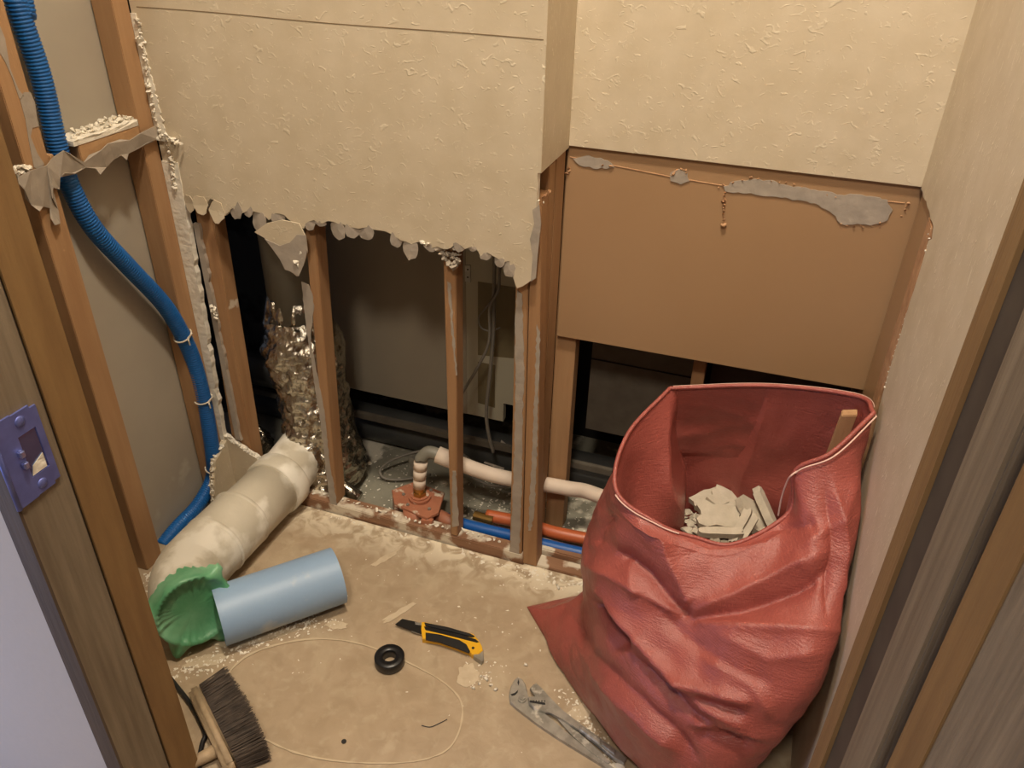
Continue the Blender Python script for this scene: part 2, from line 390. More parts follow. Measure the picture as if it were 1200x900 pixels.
# right wall with its broken edge
ed = [(1078, 217), (1086, 240), (1094, 264), (1092, 280), (1088, 282), (1083, 300), (1071, 340), (1060, 373), (1058, 382), (1047, 417), (1040, 440), (1033, 467), (1020, 520)]
e = rough_line([onx(p, XR) for p in ed], .01, .002, 8)
for p in e: p.x = XR; p.z = min(p.z, .6965)
e[0].y = YR-.002; e[0].z = .690; yl = e[-1].y
ztop = .6975
pts = [Vector((XR, YD, 0)), Vector((XR, YD, ztop)), Vector((XR, YR, ztop))]+e+[Vector((XR, yl-.005, 0))]
bm = BM(); slab(bm, [Vector((XR, YD, ztop)), Vector((XR, YD, ZC)), Vector((XR, YR, ZC)), Vector((XR, YR, ztop))], (.0115, 0, 0), 0, 1); slab(bm, pts, (.0115, 0, 0), 0, 1)
wr = struct('wall_right', bm, [M['paper_yz'], M['gypsum']])
crust('gypsum_crust', [onx((1090, 268), XR), onx((1088, 280), XR), onx((1083, 300), XR)], .0022, M['gypsum'], wr, 15, .005)
crust('gypsum_crust', [onx((1062, 368), XR), onx((1058, 380), XR), onx((1049, 410), XR), onx((1043, 430), XR), onx((1036, 460), XR)], .0015, M['gypsum'], wr, 16, .006)
bm = BM(); box(bm, XR+.012, XR+.018, YD, 1.5, -.02, ZC); struct('wall_right_backing', bm, M['panel'])
# left wall: only the board of the room beyond is left between studs
bm = BM(); box(bm, -.936, -.928, .45, .990, 0, ZC); struct('wall_left', bm, M['greyboard'])
# front return walls beside the doorway and the wall over the door
bm = BM(); box(bm, -2.2, JL-.025, .3665, .455, 0, ZC); struct('wall_hall', bm, M['hall'])
bm = BM(); box(bm, JR+.036, 1.4, .34, .455, 0, ZC); struct('wall_front_right', bm, M['hall'])
bm = BM(); box(bm, JL-.025, JR+.036, .367, .455, 1.98, ZC+.02); struct('wall_front_top', bm, M['hall'])
bm = BM(); box(bm, -2.2, 1.4, -1.8, -1.75, 0, ZC); box(bm, 1.35, 1.4, -1.75, .34, 0, ZC); struct('wall_hall_rear', bm, M['hall'])
# shell of the pipe space
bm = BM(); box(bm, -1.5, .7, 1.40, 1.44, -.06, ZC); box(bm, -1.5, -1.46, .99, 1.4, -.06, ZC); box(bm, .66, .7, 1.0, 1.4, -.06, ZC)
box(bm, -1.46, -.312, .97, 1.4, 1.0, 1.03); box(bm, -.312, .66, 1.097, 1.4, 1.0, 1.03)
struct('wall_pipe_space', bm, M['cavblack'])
# ------------------------------------------------------------------ door frame
JL, JR = -.5785, .1125
bm = BM(); box(bm, JL-.025, JL, .4225, .461, 0, 1.98); box(bm, JL, JR, .4225, .461, 1.955, 1.98)
fr = tag(obj('door_1', bm, M['jamb_orange']), kind='structure')
bm = BM(); box(bm, JL-.025, JL, .3665, .419, 0, 1.98); obj('jamb', bm, M['jamb_grey'], fr)
bm = BM(); box(bm, JL-.025, JL-.003, .419, .4225, 0, 1.98); obj('groove', bm, M['jamb_black'], fr)
bm = BM(); box(bm, JL-.023, JL-.0002, .3635, .3665, 0, 1.98); obj('casing', bm, M['jamb_dark'], fr)
bm = BM(); box(bm, JR, JR+.03, .429, .461, 0, 1.98); obj('jamb', bm, M['jamb_orange'], fr)
bm = BM(); box(bm, JR+.003, JR+.035, .389, .4288, 0, 1.98); obj('stop', bm, M['jamb_black'], fr)  # shade on this band of the jamb is painted in as near-black
bm = BM(); box(bm, JR+.0005, JR+.035, .334, .3889, 0, 1.98, 0, .002); obj('jamb', bm, M['jamb_grey'], fr)
bm = BM(); box(bm, JR+.010, JR+.035, .318, .334, 0, 1.98); obj('groove', bm, M['jamb_black'], fr)
bm = BM(); box(bm, JR+.001, JR+.034, .279, .3165, .01, 1.95, 0, .001)
d2 = tag(obj('door_2', bm, M['jamb_orange']), kind='structure')
bm = BM(); box(bm, JR+.002, JR+.033, -.38, .2788, .01, 1.95); obj('door_panel', bm, M['door_grey'], d2)
# strike plate with latch hole
sx = JL+.0004
pl = thing('strike_plate', onx((38, 540), sx), 'shiny metal strike plate with a painted-in blue daylight reflection on the grey door jamb', 'strike plate')
y0, y1, z0, z1 = .366, .4105, .525, .612
bm = BM()
c = [(y0, z0-.0), (y1-.006, z0), (y1, z0+.006), (y1, z1-.006), (y1-.006, z1), (y0, z1)]
hy0, hy1, hz0, hz1 = .3855, .404, .546, .589
def platebm(bm):
    # plate as four strips round the latch hole
    x0, x1 = sx-.0002, sx+.0018
    box(bm, x0, x1, y0, hy0, z0, z1); box(bm, x0, x1, hy1, y1, z0+.004, z1-.004)
    box(bm, x0, x1, hy0, hy1, hz1, z1-.001); box(bm, x0, x1, hy0, hy1, z0+.001, hz0)
platebm(bm)
M['plate_blue'] = mat('plate_film_daylight', S(112, 122, 190), .42, .5, var=S(98, 106, 168), vscale=60)  # the blue daylight it reflects is painted into the plate colour
pp_ = obj('plate', bm, M['plate_blue'], pl)
bm = BM(); tube(bm, [(sx+.0012, y0-.0015, z0), (sx+.0012, y0-.0015, z1)], .0024, 10); obj('lip', bm, M['plate_blue'], pp_, True)
M['chrome'] = mat('chrome', S(180, 190, 230), .4, 1.)
bm = BM(); box(bm, sx+.0005, sx+.0009, hy0, hy1, hz0, hz1); obj('latch_pocket', bm, mat('pocket_steel', S(120, 140, 190), .25, .9), pl)
bm = BM(); slab(bm, [(sx+.0012, hy0+.001, hz0+.001), (sx+.0012, hy1-.002, hz0+.001), (sx+.0012, hy1-.002, hz0+.016), (sx+.0012, hy0+.004, hz0+.010)], (.0004, 0, 0)); obj('wood_chip', bm, M['gypsum'], pl)
for zz in (z1-.010, z0+.010):
    bm = BM(); bmesh.ops.create_uvsphere(bm, u_segments=12, v_segments=6, radius=1, matrix=Matrix.Translation((sx+.0018, .392, zz)) @ Matrix.Diagonal((.0018, .005, .005, 1)))
    obj('screw', bm, M['plate_blue'], pp_, True)
for zz in (.575, .563):
    bm = BM(); box(bm, sx+.001, sx+.006, hy0-.006, hy0-.001, zz-.004, zz+.003, 0, .001); obj('tab', bm, M['chrome'], pp_)
# ------------------------------------------------------------------ studs
def stud(px_b, px_t, zb, zt, y0, dy, m, label, plane='y', width=None, group='bare timber studs', name='wall_stud'):
    # front face edges from pixels at foot and head: (left,right) on plane y0
    lb, rb = [ony(p, y0) for p in px_b]; lt, rt = [ony(p, y0) for p in px_t]
    def ex(l1, l2, z): t = (z-l1.z)/(l2.z-l1.z); return l1.x+(l2.x-l1.x)*t
    xs = [(ex(lb, lt, z), ex(rb, rt, z)) for z in (zb, zt)]
    B = [Vector((xs[0][0], y0, zb)), Vector((xs[0][1], y0, zb)), Vector((xs[0][1], y0+dy, zb)), Vector((xs[0][0], y0+dy, zb))]
    T = [Vector((xs[1][0], y0, zt)), Vector((xs[1][1], y0, zt)), Vector((xs[1][1], y0+dy, zt)), Vector((xs[1][0], y0+dy, zt))]
    bm = BM(); hexa(bm, B, T, 0, .0012)
    return tag(obj(name, bm, m), label, 'stud', group)
ZS = .99
s1 = stud([(272, 515), (293, 515)], [(230, 256), (249, 256)], .0, ZS, .9695, .03, M['stud'], 'slim brown wooden stud in the back wall, right beside the left corner')
s2 = stud([(387, 600), (396, 600)], [(357, 270), (369, 270)], .021, ZS, .9695, .03, M['stud'], 'brown wooden stud with grey paper stuck to it, just right of the foil-wrapped pipe')
s3 = stud([(528, 620), (536, 620)], [(520, 323), (534, 323)], .021, ZS, .9695, .028, M['stud'], 'brown wooden stud right of the rust flange, gypsum lump at its head')
s4 = stud([(597, 655), (611, 655)], [(604, 345), (619, 345)], .0, ZS, .9695, .03, M['stud'], 'grey-papered wooden stud, left one of the pair below the wall corner')
s5 = stud([(612.5, 655), (629, 655)], [(620, 345), (633, 345)], .0, .655, .9685, .03, M['stud'], 'wooden stud with torn splintered top, right one of the pair below the wall corner')
bm = BM(); box(bm, -.318, -.2975, 1.005, 1.035, -.02, .686, 0, .001); tag(obj('wall_stud', bm, M['stud_clean']), 'clean brown stud seen in the reveal behind the splintered stud', 'stud', 'bare timber studs')
bm = BM(); box(bm, -.302, -.268, 1.100, 1.128, -.02, .68, 0, .001); tag(obj('wall_stud', bm, M['stud_clean']), 'brown stud running down behind the left edge of the big brown board', 'stud', 'bare timber studs')
bm = BM(); box(bm, -.3035, -.298, 1.040, 1.083, .0, .688, 0); struct('trim_1', bm, M['stud_clean'])
bm = BM(); box(bm, -.082, -.062, 1.13, 1.155, -.02, .66, 0, .001); tag(obj('wall_stud', bm, M['stud']), 'short piece of brown stud peeking out below the big brown board above the red bag', 'stud', 'bare timber studs')
def paper_strip(parent, px, y, m='residue', t=.0008):
    bm = BM(); slab(bm, [ony(p, y-t) for p in px], (0, t-.0001, 0)); return obj('paper_residue', bm, M[m], parent)
def ej(px, y, m, parent, seed):
    pts = rough_line([ony(p, y) for p in px+[px[0]]], .006, .0012, seed)[:-1]
    for p in pts: p.y = y
    bm = BM(); slab(bm, pts, (0, .0007, 0)); return obj('paper_residue', bm, M[m], parent)
ej([(353, 330), (362, 334), (366, 345), (368, 358), (366, 372), (364, 400), (372, 440), (378, 470), (382, 500), (386, 540), (393, 580), (396, 600), (388, 602), (383, 560), (376, 500), (367, 440), (361, 400)], .9688, 'residue', s2, 1)
ej([(524, 330), (528, 332), (529, 352), (531, 380), (534, 420), (536, 440), (534, 440), (530, 400), (527, 360)], .9688, 'residue', s3, 2)
ej([(530, 552), (534, 552), (536, 590), (538, 616), (530, 618), (530, 590)], .9688, 'residue', s3, 2)
ej([(606, 340), (612, 345), (613, 380), (614, 440), (612, 500), (612, 560), (610, 610), (608, 656), (597, 658), (600, 600), (603, 520), (604, 440), (603, 380)], .9688, 'residue', s4, 3)
ej([(629, 380), (633, 390), (631, 450), (629, 540), (626, 600), (622, 622), (619, 622), (622, 560), (626, 470)], .9678, 'residue', s5, 4)
crust('splinters', [Vector((-.296, .972, .655)), Vector((-.288, .985, .659)), Vector((-.296, .99, .657))], .003, M['torn'], s5, 9, .003)
# bottom rail of the opening
bm = BM()
hexa(bm, [Vector(p) for p in ((-.83, .968, -.02), (-.30, .968, -.02), (-.30, .995, -.02), (-.83, .995, -.02))], [Vector(p) for p in ((-.83, .968, .02), (-.30, .968, .02), (-.30, .995, .02), (-.83, .995, .02))], 0, .0015)
rail = tag(obj('bottom_rail', bm, M['plate']), 'dusty wooden bottom rail on the floor under the open studs', 'rail')
bm = BM(); box(bm, -.29, XR-.002, 1.000, 1.03, -.02, .014, 0, .002); tag(obj('bottom_rail', bm, M['plate']), 'dusty wooden rail on the floor between the stud pair and the red bag', 'rail')
bm = BM(); box(bm, -.292, XR-.002, .9705, .998, -.03, .004, 0, .001); struct('trim_2', bm, M['plate'])
crust('plaster_crumbs', [(-.80, .972, .022), (-.70, .985, .023), (-.6, .982, .023), (-.5, .978, .023), (-.42, .985, .023), (-.34, .98, .023)], .0042, M['crumb'], None, 11, .010, flat=.6)
tag(bpy.data.objects['plaster_crumbs'], 'white plaster crumbs strewn along the wooden bottom rail', 'plaster crumbs', kind='stuff')
# left wall studs, noggin
def box_thing(name, dims, m, label, cat, group=None, bev=.001):
    bm = BM(); box(bm, *dims, 0, bev); return tag(obj(name, bm, m), label, cat, group)
sl = box_thing('wall_stud', (-.926, XL, .726, .763, 0, ZC-.002), M['stud_clean'], 'tall pale wooden stud of the left wall, nearest to the door frame', 'stud', 'bare timber studs')
sk = box_thing('wall_stud', (-.926, XL, .926, .956, 0, ZC-.002), M['stud_clean'], 'tall wooden stud of the left wall, in the corner beside the blue conduit', 'stud', 'bare timber studs')
bm = BM(); box(bm, -.926, XL-.0005, .632, .642, 0, ZC); struct('trim_3', bm, M['jamb_dark'])
bm = BM(); slab(bm, rough_line([(XL+.0, .645, 0), (XL+.0, .645, ZC-.01)], .02, .0) + rough_line([(XL, .692, ZC-.01), (XL, .690, 0)], .012, .0015, 3), (-.004, 0, 0))
struct('wall_left_remnant', bm, M['residue'])
ng = thing('noggin', (-.91, .85, .668), 'short horizontal wooden noggin caked with white gypsum between the left wall studs', 'noggin')
bm = BM(); box(bm, -.926, XL, .7635, .772, .668, .694, 0, .001); box(bm, -.926, XL, .813, .9255, .668, .694, 0, .001); obj('timber', bm, M['stud_h'], ng)
bm = BM(); slab(bm, rough_line([(XL+.0004, .806, .6945), (XL+.0004, .9255, .6945)], .008, .0)+rough_line([(XL+.0004, .9255, .703), (XL+.0004, .806, .701)], .006, .0015, 2), (-.034, 0, 0)); obj('gypsum_layer', bm, M['gypsum'], ng)
crust('gypsum_crust', [(-.900, .815, .703), (-.905, .83, .703), (-.898, .86, .703), (-.904, .90, .705), (-.898, .93, .704), (-.896, .95, .703)], .0045, M['gypsum'], ng, 21, .0022, flat=.8)
crust('gypsum_crust', [(-.916, .83, .704), (-.916, .90, .706), (-.912, .935, .706)], .005, M['gypsum'], ng, 22, .003, flat=.8)
crust('gypsum_crust', [onx((14, 200), XL+.004), onx((22, 196), XL+.004), onx((34, 196), XL+.002), onx((20, 206), XL+.004)], .005, M['gypsum'], ng, 23, .002)
pp = [(20, 208), (35, 200), (54, 194), (62, 184), (74, 176), (82, 180), (98, 190), (104, 182), (118, 176), (126, 168), (140, 164), (152, 164), (164, 156), (180, 148), (190, 156), (184, 163), (172, 168), (158, 176), (150, 180), (148, 188), (142, 182),
      (134, 186), (124, 196), (117, 205), (112, 198), (100, 196), (88, 204), (76, 203), (70, 208), (69, 222), (62, 220), (62, 232), (68, 246), (70, 262), (64, 264), (59, 256), (58, 244), (50, 242), (46, 248), (36, 240), (30, 232), (28, 222), (22, 216)]
pts = [onx(p, XL+.006+.004*math.sin(i*1.7)) for i, p in enumerate(pp)]
bm = BM(); vs = [bm.verts.new(p) for p in pts]; f = bm.faces.new(vs); bmesh.ops.triangulate(bm, faces=[f])
tp = obj('torn_paper', bm, M['residue'], ng); md = tp.modifiers.new('t', 'SOLIDIFY'); md.thickness = .001
bm = BM(); pp = [(28, 108), (36, 108), (41, 120), (44, 140), (46, 148), (38, 150), (36, 160), (44, 180), (52, 192), (48, 200), (40, 196), (34, 165), (30, 140), (24, 118)]
slab(bm, [onx(p, XL+.0008) for p in pp], (-.0006, 0, 0)); obj('paper_residue', bm, M['residue'], sl)
bm = BM(); pp = [(0, 30), (6, 45), (12, 80), (22, 105), (28, 112), (23, 116), (14, 90), (6, 72), (0, 62)]
slab(bm, [onx(p, XL+.0008) for p in pp], (-.0006, 0, 0)); obj('paper_residue', bm, M['residue'], sl)
# corner crust of plaster between left and back walls
def cpt(px, d=0.): return ony(px, YB-.003-d)
cr = crust('gypsum_crust', [cpt((162, 22)), cpt((167, 60)), cpt((174, 95)), cpt((180, 130)), cpt((188, 158))], .0045, M['gypsum'], wb, 31, .0035)
cr = crust('gypsum_crust', [cpt((170, 160), .004), cpt((182, 162), .004), cpt((196, 158), .004), cpt((206, 166), .004), cpt((212, 170), .004)], .0055, M['gypsum'], wb, 32, .0028)
cr = crust('gypsum_crust', [cpt((196, 172)), cpt((202, 190)), cpt((204, 214)), cpt((207, 225))], .0042, M['gypsum'], wb, 33, .0028)
bm = BM()
for (p0, p1, wd) in (((150, 15), (188, 165), 10), ((200, 190), (256, 515), 10)):
    a, b = ony(p0, YB-.002), ony(p1, YB-.002); n = 46; vs = []
    for k in range(n+1):
        q = a+(b-a)*(k/n); ww = wd*.00125*(1+.35*noise.noise(Vector((k*.7, wd, 0)))); vs.append((q, q+Vector((ww, 0, 0))))
    L_ = [Vector((XL+.0003, v[0].y, v[0].z)) for v in vs]; R_ = [v[1] for v in vs][::-1]
    slab(bm, L_+R_, (0, .010, 0))
ce = obj('corner_board_edge', bm, M['gypsum'], wb)
bm = BM(); a, b = ony((226, 262), YB+.006), ony((276, 515), YB+.006); n = 50; L_, R_ = [], []
for k in range(n+1):
    q = a+(b-a)*(k/n); ww = .0105*(1+.5*noise.noise(Vector((k*.45, 3, 0)))); L_.append(q); R_.append(q+Vector((ww, 0, 0)))
slab(bm, L_+R_[::-1], (0, .006, 0)); obj('corner_paper_strip', bm, M['residue'], wb)
crust('gypsum_crust', [ony((248, 360), YB), ony((254, 374), YB)], .005, M['gypsum'], wb, 34, .002)
# remnant of wall board at the foot of the corner
bm = BM(); slab(bm, [onx(p, XL+.004) for p in [(262, 512), (272, 520), (282, 526), (287, 600), (262, 600), (260, 575)]], (-.010, 0, 0)); 
rm = thing('wallboard_remnant', (-.87, .94, 0), 'broken bit of papered wallboard in the corner behind the white pipe', 'wallboard')
bm.free(); bm = BM()
pts = rough_line([(XL+.003, .895, .004), (XL+.003, .900, .05), (XL+.003, .918, .10), (XL+.003, .9555, .120)], .006, .002, 4); 
for p in pts: p.x = XL+.003
slab(bm, pts+[Vector((XL+.003, .9555, .004))], (.011, 0, 0), 0, 1); obj('side_piece', bm, [M['gypsum'], M['paper_yz']], rm)
pts = rough_line([(-.8875, .956, .130), (-.85, .956, .110), (-.823, .956, .098), (-.80, .956, .08)], .006, .002, 5)
for p in pts: p.y = .956
bm = BM(); slab(bm, pts+[Vector((-.79, .956, .004)), Vector((-.8875, .956, .004))], (0, .011, 0), 0, 1); obj('back_piece', bm, [M['paper_xz'], M['gypsum']], rm)
crust('gypsum_crust', [(-.876, .958, .129), (-.85, .958, .112), (-.823, .958, .10), (-.80, .958, .082)], .0048, M['gypsum'], rm, 41, .003)
crust('gypsum_crust', [(XL+.008, .895, .01), (XL+.008, .90, .05), (XL+.008, .918, .10), (XL+.010, .952, .12)], .0045, M['gypsum'], rm, 42, .003)
# ------------------------------------------------------------------ big brown board of the recess
pb = [ony(p, YR+.006) for p in [(664, 168), (1080, 216), (1016, 458), (650, 393)]]
pb[0].z = pb[1].z = .6925; pb[0].x = -.2975; pb[1].x = XR+.008; pb[2].x = XR+.006; pb[3].x = -.2975
bm = BM(); slab(bm, pb, (0, .010, 0), 0, bev=.0005)
br = tag(obj('wall_board', bm, M['panel']), 'large smooth brown board closing the recess above the red bag', 'board')
yb_ = YR+.0055
def patch(px, m, seed, parent=br, name='glue_residue', y=yb_, t=.0012):
    pts = rough_line([ony(p, y) for p in px+[px[0]]], .005, .0016, seed)[:-1]
    for p in pts: p.y = y-t
    bm = BM(); slab(bm, pts, (0, t, 0), bev=.0); return obj(name, bm, M[m], parent)
patch([(848, 218), (862, 212), (880, 210), (905, 211), (918, 216), (950, 222), (985, 228), (1010, 228), (1040, 234), (1046, 246), (1040, 258), (1020, 264), (1000, 263), (985, 262), (975, 250), (955, 238), (935, 234), (905, 230), (880, 226), (860, 226), (850, 224)], 'residue', 2)
patch([(786, 202), (796, 198), (806, 202), (808, 212), (798, 216), (786, 212)], 'residue', 3)
patch([(672, 186), (690, 182), (712, 188), (720, 196), (700, 198), (680, 194)], 'residue', 4)
crust('torn_edge', [ony(p, yb_-.001) for p in [(849, 232), (848, 246), (848, 262)]], .0022, M['torn'], br, 58, .002, flat=.6)
crust('torn_edge', [ony((848, 216), yb_-.001), ony((880, 209), yb_-.001), ony((930, 216), yb_-.001), ony((960, 226), yb_-.001), ony((1000, 236), yb_-.001)], .0022, M['torn'], br, 51, .009)
crust('torn_edge', [ony((985, 262), yb_-.001), ony((1000, 266), yb_-.001), ony((1022, 265), yb_-.001), ony((1042, 256), yb_-.001)], .0022, M['torn'], br, 52, .008)
crust('torn_edge', [ony((842, 220), yb_-.001), ony((850, 226), yb_-.001), ony((848, 240), yb_-.001)], .003, M['torn'], br, 53, .004)
crust('torn_edge', [ony((1064, 238), yb_-.001), ony((1060, 250), yb_-.001), ony((1055, 258), yb_-.001)], .003, M['torn'], br, 54, .004)
for q_ in ([(788, 204), (795, 198), (804, 200), (804, 208)], [(708, 193), (720, 196)], [(668, 196), (664, 206)]): crust('torn_edge', [ony(p, yb_-.001) for p in q_], .0032, M['torn'], br, 57, .003, flat=.7)
bm = BM(); tube(bm, [ony((848, 262), yb_-.001), ony((848, 265), yb_-.001)], .004, 10); obj('screw_head', bm, M['torn'], br, True)
# seam line of an old paper edge on the board
bm = BM(); tube(bm, [ony(p, yb_+.0003) for p in [(668, 184), (790, 208), (850, 218), (1000, 232), (1060, 238)]], .0008, 6); obj('paper_seam', bm, M['torn'], br)
# right-hand battens bared by the broken right wall
q0, q1 = onx((1060, 300), XR+.009), onx((1012, 470), XR+.009)
bm = BM(); box(bm, XR+.0005, XR+.0118, .935, .975, 0, .692, 0, .001); tag(obj('wall_batten', bm, M['torn']), 'rough brown batten bared at the broken edge of the right wall', 'batten')
bm = BM(); box(bm, XR+.003, XR+.0118, .977, 1.083, 0, .692, 0, .001); tag(obj('wall_batten', bm, M['panel']), 'smooth brown batten against the right end of the big brown board', 'batten')
# ------------------------------------------------------------------ pipe space
def cavslab(name, px, y, dy, m, label=None, cat=None, kind=None):
    bm = BM(); slab(bm, [ony(p, y) for p in px], (0, dy, 0)); return tag(obj(name, bm, M[m]), label, cat, None, kind)
bm = BM(); box(bm, -.80, -.50, 1.2, 1.215, .118, .95); cv = struct('wall_unit_panel', bm, M['cavboard'])
bm = BM(); slab(bm, [(-.50, 1.201, .118), (-.425, 1.201, .118), (-.425, 1.201, .160), (-.395, 1.201, .160), (-.395, 1.201, .95), (-.50, 1.201, .95)], (0, .014, 0)); 
cv2 = obj('pale_panel', bm, M['cavboard2'], cv)
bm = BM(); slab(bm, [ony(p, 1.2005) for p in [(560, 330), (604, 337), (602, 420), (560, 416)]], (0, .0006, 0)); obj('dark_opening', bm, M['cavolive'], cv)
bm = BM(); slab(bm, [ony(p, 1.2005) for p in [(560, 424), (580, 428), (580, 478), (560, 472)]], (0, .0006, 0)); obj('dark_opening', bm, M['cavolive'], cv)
bm = BM(); slab(bm, [ony(p, 1.199) for p in [(545, 311), (551, 311), (551, 331), (545, 330)]], (0, .002, 0)); 
bk = tag(obj('bracket', bm, M['steel']), 'small metal bracket with two holes on the pale panel in the pipe space', 'bracket')
for p in ((548, 316), (548, 325)):
    bm = BM(); a = ony(p, 1.1985); tube(bm, [a, a+Vector((0, .0015, 0))], .0016, 8); obj('hole', bm, M['black'], bk)
bm = BM(); box(bm, -1.0, -.20, 1.175, 1.185, .066, .080, 0, .001)
tag(obj('support_rail', bm, M['cavgrey']), 'thin grey metal rail above the dark pipe at the back of the pipe space', 'rail')
bm = BM(); rr = tube(bm, [(-1.1, 1.235, .018), (-.62, 1.235, .018), (0.1, 1.235, .018), (.6, 1.235, .018)], .038, 24)
dp = tag(obj('waste_pipe', bm, M['pvc_dark'], None, True), 'dark grey waste pipe lying along the back of the pipe space', 'pipe')
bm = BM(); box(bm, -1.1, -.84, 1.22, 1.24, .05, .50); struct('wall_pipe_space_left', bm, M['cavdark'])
bm = BM(); tube(bm, [(-1.2, 1.17, .14), (-.80, 1.17, .14)], .035, 18); tag(obj('waste_pipe', bm, M['pvc_dark'], None, True), 'black pipe stub behind the corner stud, left of the foil-wrapped pipe', 'pipe')
# right hand side of the pipe space
bm = BM(); box(bm, -.262, -.080, 1.20, 1.215, .145, .72); fb = struct('wall_fibre_board', bm, M['cavgrey'])
a, b = ony((668, 416), 1.199), ony((812, 440), 1.199); bm = BM(); box(bm, -.262, -.08, 1.1985, 1.2, a.z-.0, a.z+.002); obj('seam', bm, M['cavblack'], fb)
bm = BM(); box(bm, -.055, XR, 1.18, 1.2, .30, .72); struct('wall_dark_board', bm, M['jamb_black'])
# grey riser pipe and foil sleeve
rp = thing('soil_riser', (-.77, 1.075, 0), 'grey vertical riser pipe wrapped in crumpled silver foil behind the studs', 'pipe')
bm = BM(); tube(bm, [(-.772, 1.075, .99), (-.772, 1.075, .30)], .047, 32); obj('pipe', bm, M['pvc_grey'], rp, True)
def crump(p, a, t):
    n1 = noise.noise(p*22); n2 = noise.noise(p*60+Vector((3, 1, 4))); n3 = abs(noise.noise(p*40+Vector((9, 2, 1)))); n4 = abs(noise.noise(p*95))
    n5 = abs(noise.noise(p*150+Vector((1, 8, 2)))); return .007*n1+.004*n2-.008*n3-.007*n4-.003*n5
bm = BM(); path = [(-.772, 1.075, .385), (-.774, 1.075, .36)]+[(-.776+.035*t, 1.078-.012*t, .345-.345*t) for t in np.linspace(0, 1, 110)]
tube(bm, path, .07, 110, rf=lambda t: .052+.020*min(1, t*5)+.006*math.sin(t*9), disp=crump)
fo = obj('foil_wrap', bm, M['foil'], rp, True)
bm = BM()
tube(bm, [(-.885+.012*t, 1.04, .10-.085*t) for t in np.linspace(0, 1, 30)], .045, 60, rf=lambda t: .028*math.sin(min(1, t*1.2+.12)*math.pi*.55)+.006, disp=crump)
tag(obj('foil_bundle', bm, M['foil'], None, True), 'small crumpled foil bundle on the pipe-space floor beside the corner stud', 'foil')
bm = BM()
for i in range(3):
    c = Vector((-.735+.03*i, 1.0+.008*i, .004)); tube(bm, [c+Vector((-.03, 0, .0)), c+Vector((.0, .008, .012)), c+Vector((.03, 0, .004))], .014, 20, disp=crump)
tag(obj('foil_scrap', bm, M['foil'], None, True), 'dark crumpled foil scraps under the white elbow at the foot of the riser', 'foil')
# white drain pipe
dpx = thing('drain_pipe', (-.775, .85, 0), 'dusty white drain pipe along the left wall with a bend at its open end', 'pipe')
ctrl = [(-.765, 1.065, .090), (-.767, 1.040, .076), (-.769, 1.0, .066), (-.772, .955, .057)]
bm = BM(); tube(bm, catmull(ctrl, 8), .050, 40); obj('elbow', bm, M['pvc_white'], dpx, True)
bm = BM(); tube(bm, [(-.771, .965, .057), (-.771, .963, .057), (-.772, .93, .057), (-.772, .928, .057)], .0615, 40, rf=lambda t: .0565 if .1 < t < .9 else .0545); obj('collar', bm, M['pvc_white'], dpx, True)
bm = BM(); tube(bm, [(-.772, .94, .057), (-.774, .85, .057), (-.776, .76, .057)], .0525, 40); obj('pipe', bm, M['pvc_white'], dpx, True)
bm = BM()
ctrl = [(-.776, .842, .057), (-.777, .80, .057), (-.778, .755, .057), (-.776, .712, .057), (-.758, .678, .064), (-.732, .652, .068), (-.706, .633, .074)]
cc = catmull(ctrl, 8); tube(bm, cc, .0550, 48, caps=False); tube(bm, cc, .0515, 48, caps=False); obj('end_bend', bm, M['pvc_white'], dpx, True)
for yy in (.842, .772):
    bm = BM(); tube(bm, [(-.777, yy+.004, .057), (-.777, yy+.002, .057), (-.777, yy-.002, .057), (-.777, yy-.004, .057)], .0615, 48, rf=lambda t: .0565 if .2 < t < .8 else .0548, caps=False); obj('ridge', bm, M['pvc_white'], dpx, True)
# green tape over the open end
E0 = Vector(cc[-1]); ax = (Vector(cc[-1])-Vector(cc[-4])).normalized(); ux = Vector((0, 0, 1)); ux = (ux-ax*ux.dot(ax)).normalized(); vx = ax.cross(ux)
bm = BM(); n = 96; rings = []; rnd = random.Random(2)
ragged = [.030+.014*noise.noise(Vector((math.cos(2*math.pi*k/n)*1.6, math.sin(2*math.pi*k/n)*1.6, 5)))+.005*rnd.uniform(-1, 1) for k in range(n)]
prof = [(-1, .0570, 1), (-.5, .0575, 0), (-.06, .0580, 0), (.10, .0570, 0), (.14, .0540, 0), (.04, .050, 0), (-.12, .045, 0), (-.22, .030, 0), (-.24, .004, 0)]
for j, (al, rad, fl) in enumerate(prof):
    ring = []
    for k in range(n):
        an = 2*math.pi*k/n; d = ux*math.cos(an)+vx*math.sin(an)
        L0 = ragged[k]*al if al < -.3 else al*.03
        r = rad
        # loose flaps low down and at the upper side stand off the pipe
        for (fa, fw, out) in ((math.pi*.82, .20, .022), (math.pi*.42, .18, .018), (math.pi*1.75, .16, .016), (math.pi*1.40, .30, .024), (math.pi*1.12, .18, .022)):
            dd = abs((an-fa+math.pi) % (2*math.pi)-math.pi)
            g = math.exp(-(dd/fw)**2)
            if j <= 2: r += out*g*(1, 1, .6)[j]; L0 += ((.040 if fw > .25 else .014)*g if j < 2 else 0)
        nn = noise.noise(Vector((math.cos(an)*4, math.sin(an)*4, j*.8)))
        p = E0+ax*(L0+.004+(.0022*math.sin(d.x*70+d.z*40) if 3 < j < 7 else 0))+d*(r+(.0016*nn if j < 5 else 0))
        if p.z < .0015: p.z = .0015
        ring.append(bm.verts.new(p))
    rings.append(ring)
for j in range(len(rings)-1):
    for k in range(n): bm.faces.new((rings[j][k], rings[j][(k+1) % n], rings[j+1][(k+1) % n], rings[j+1][k]))
bm.faces.new(rings[-1])
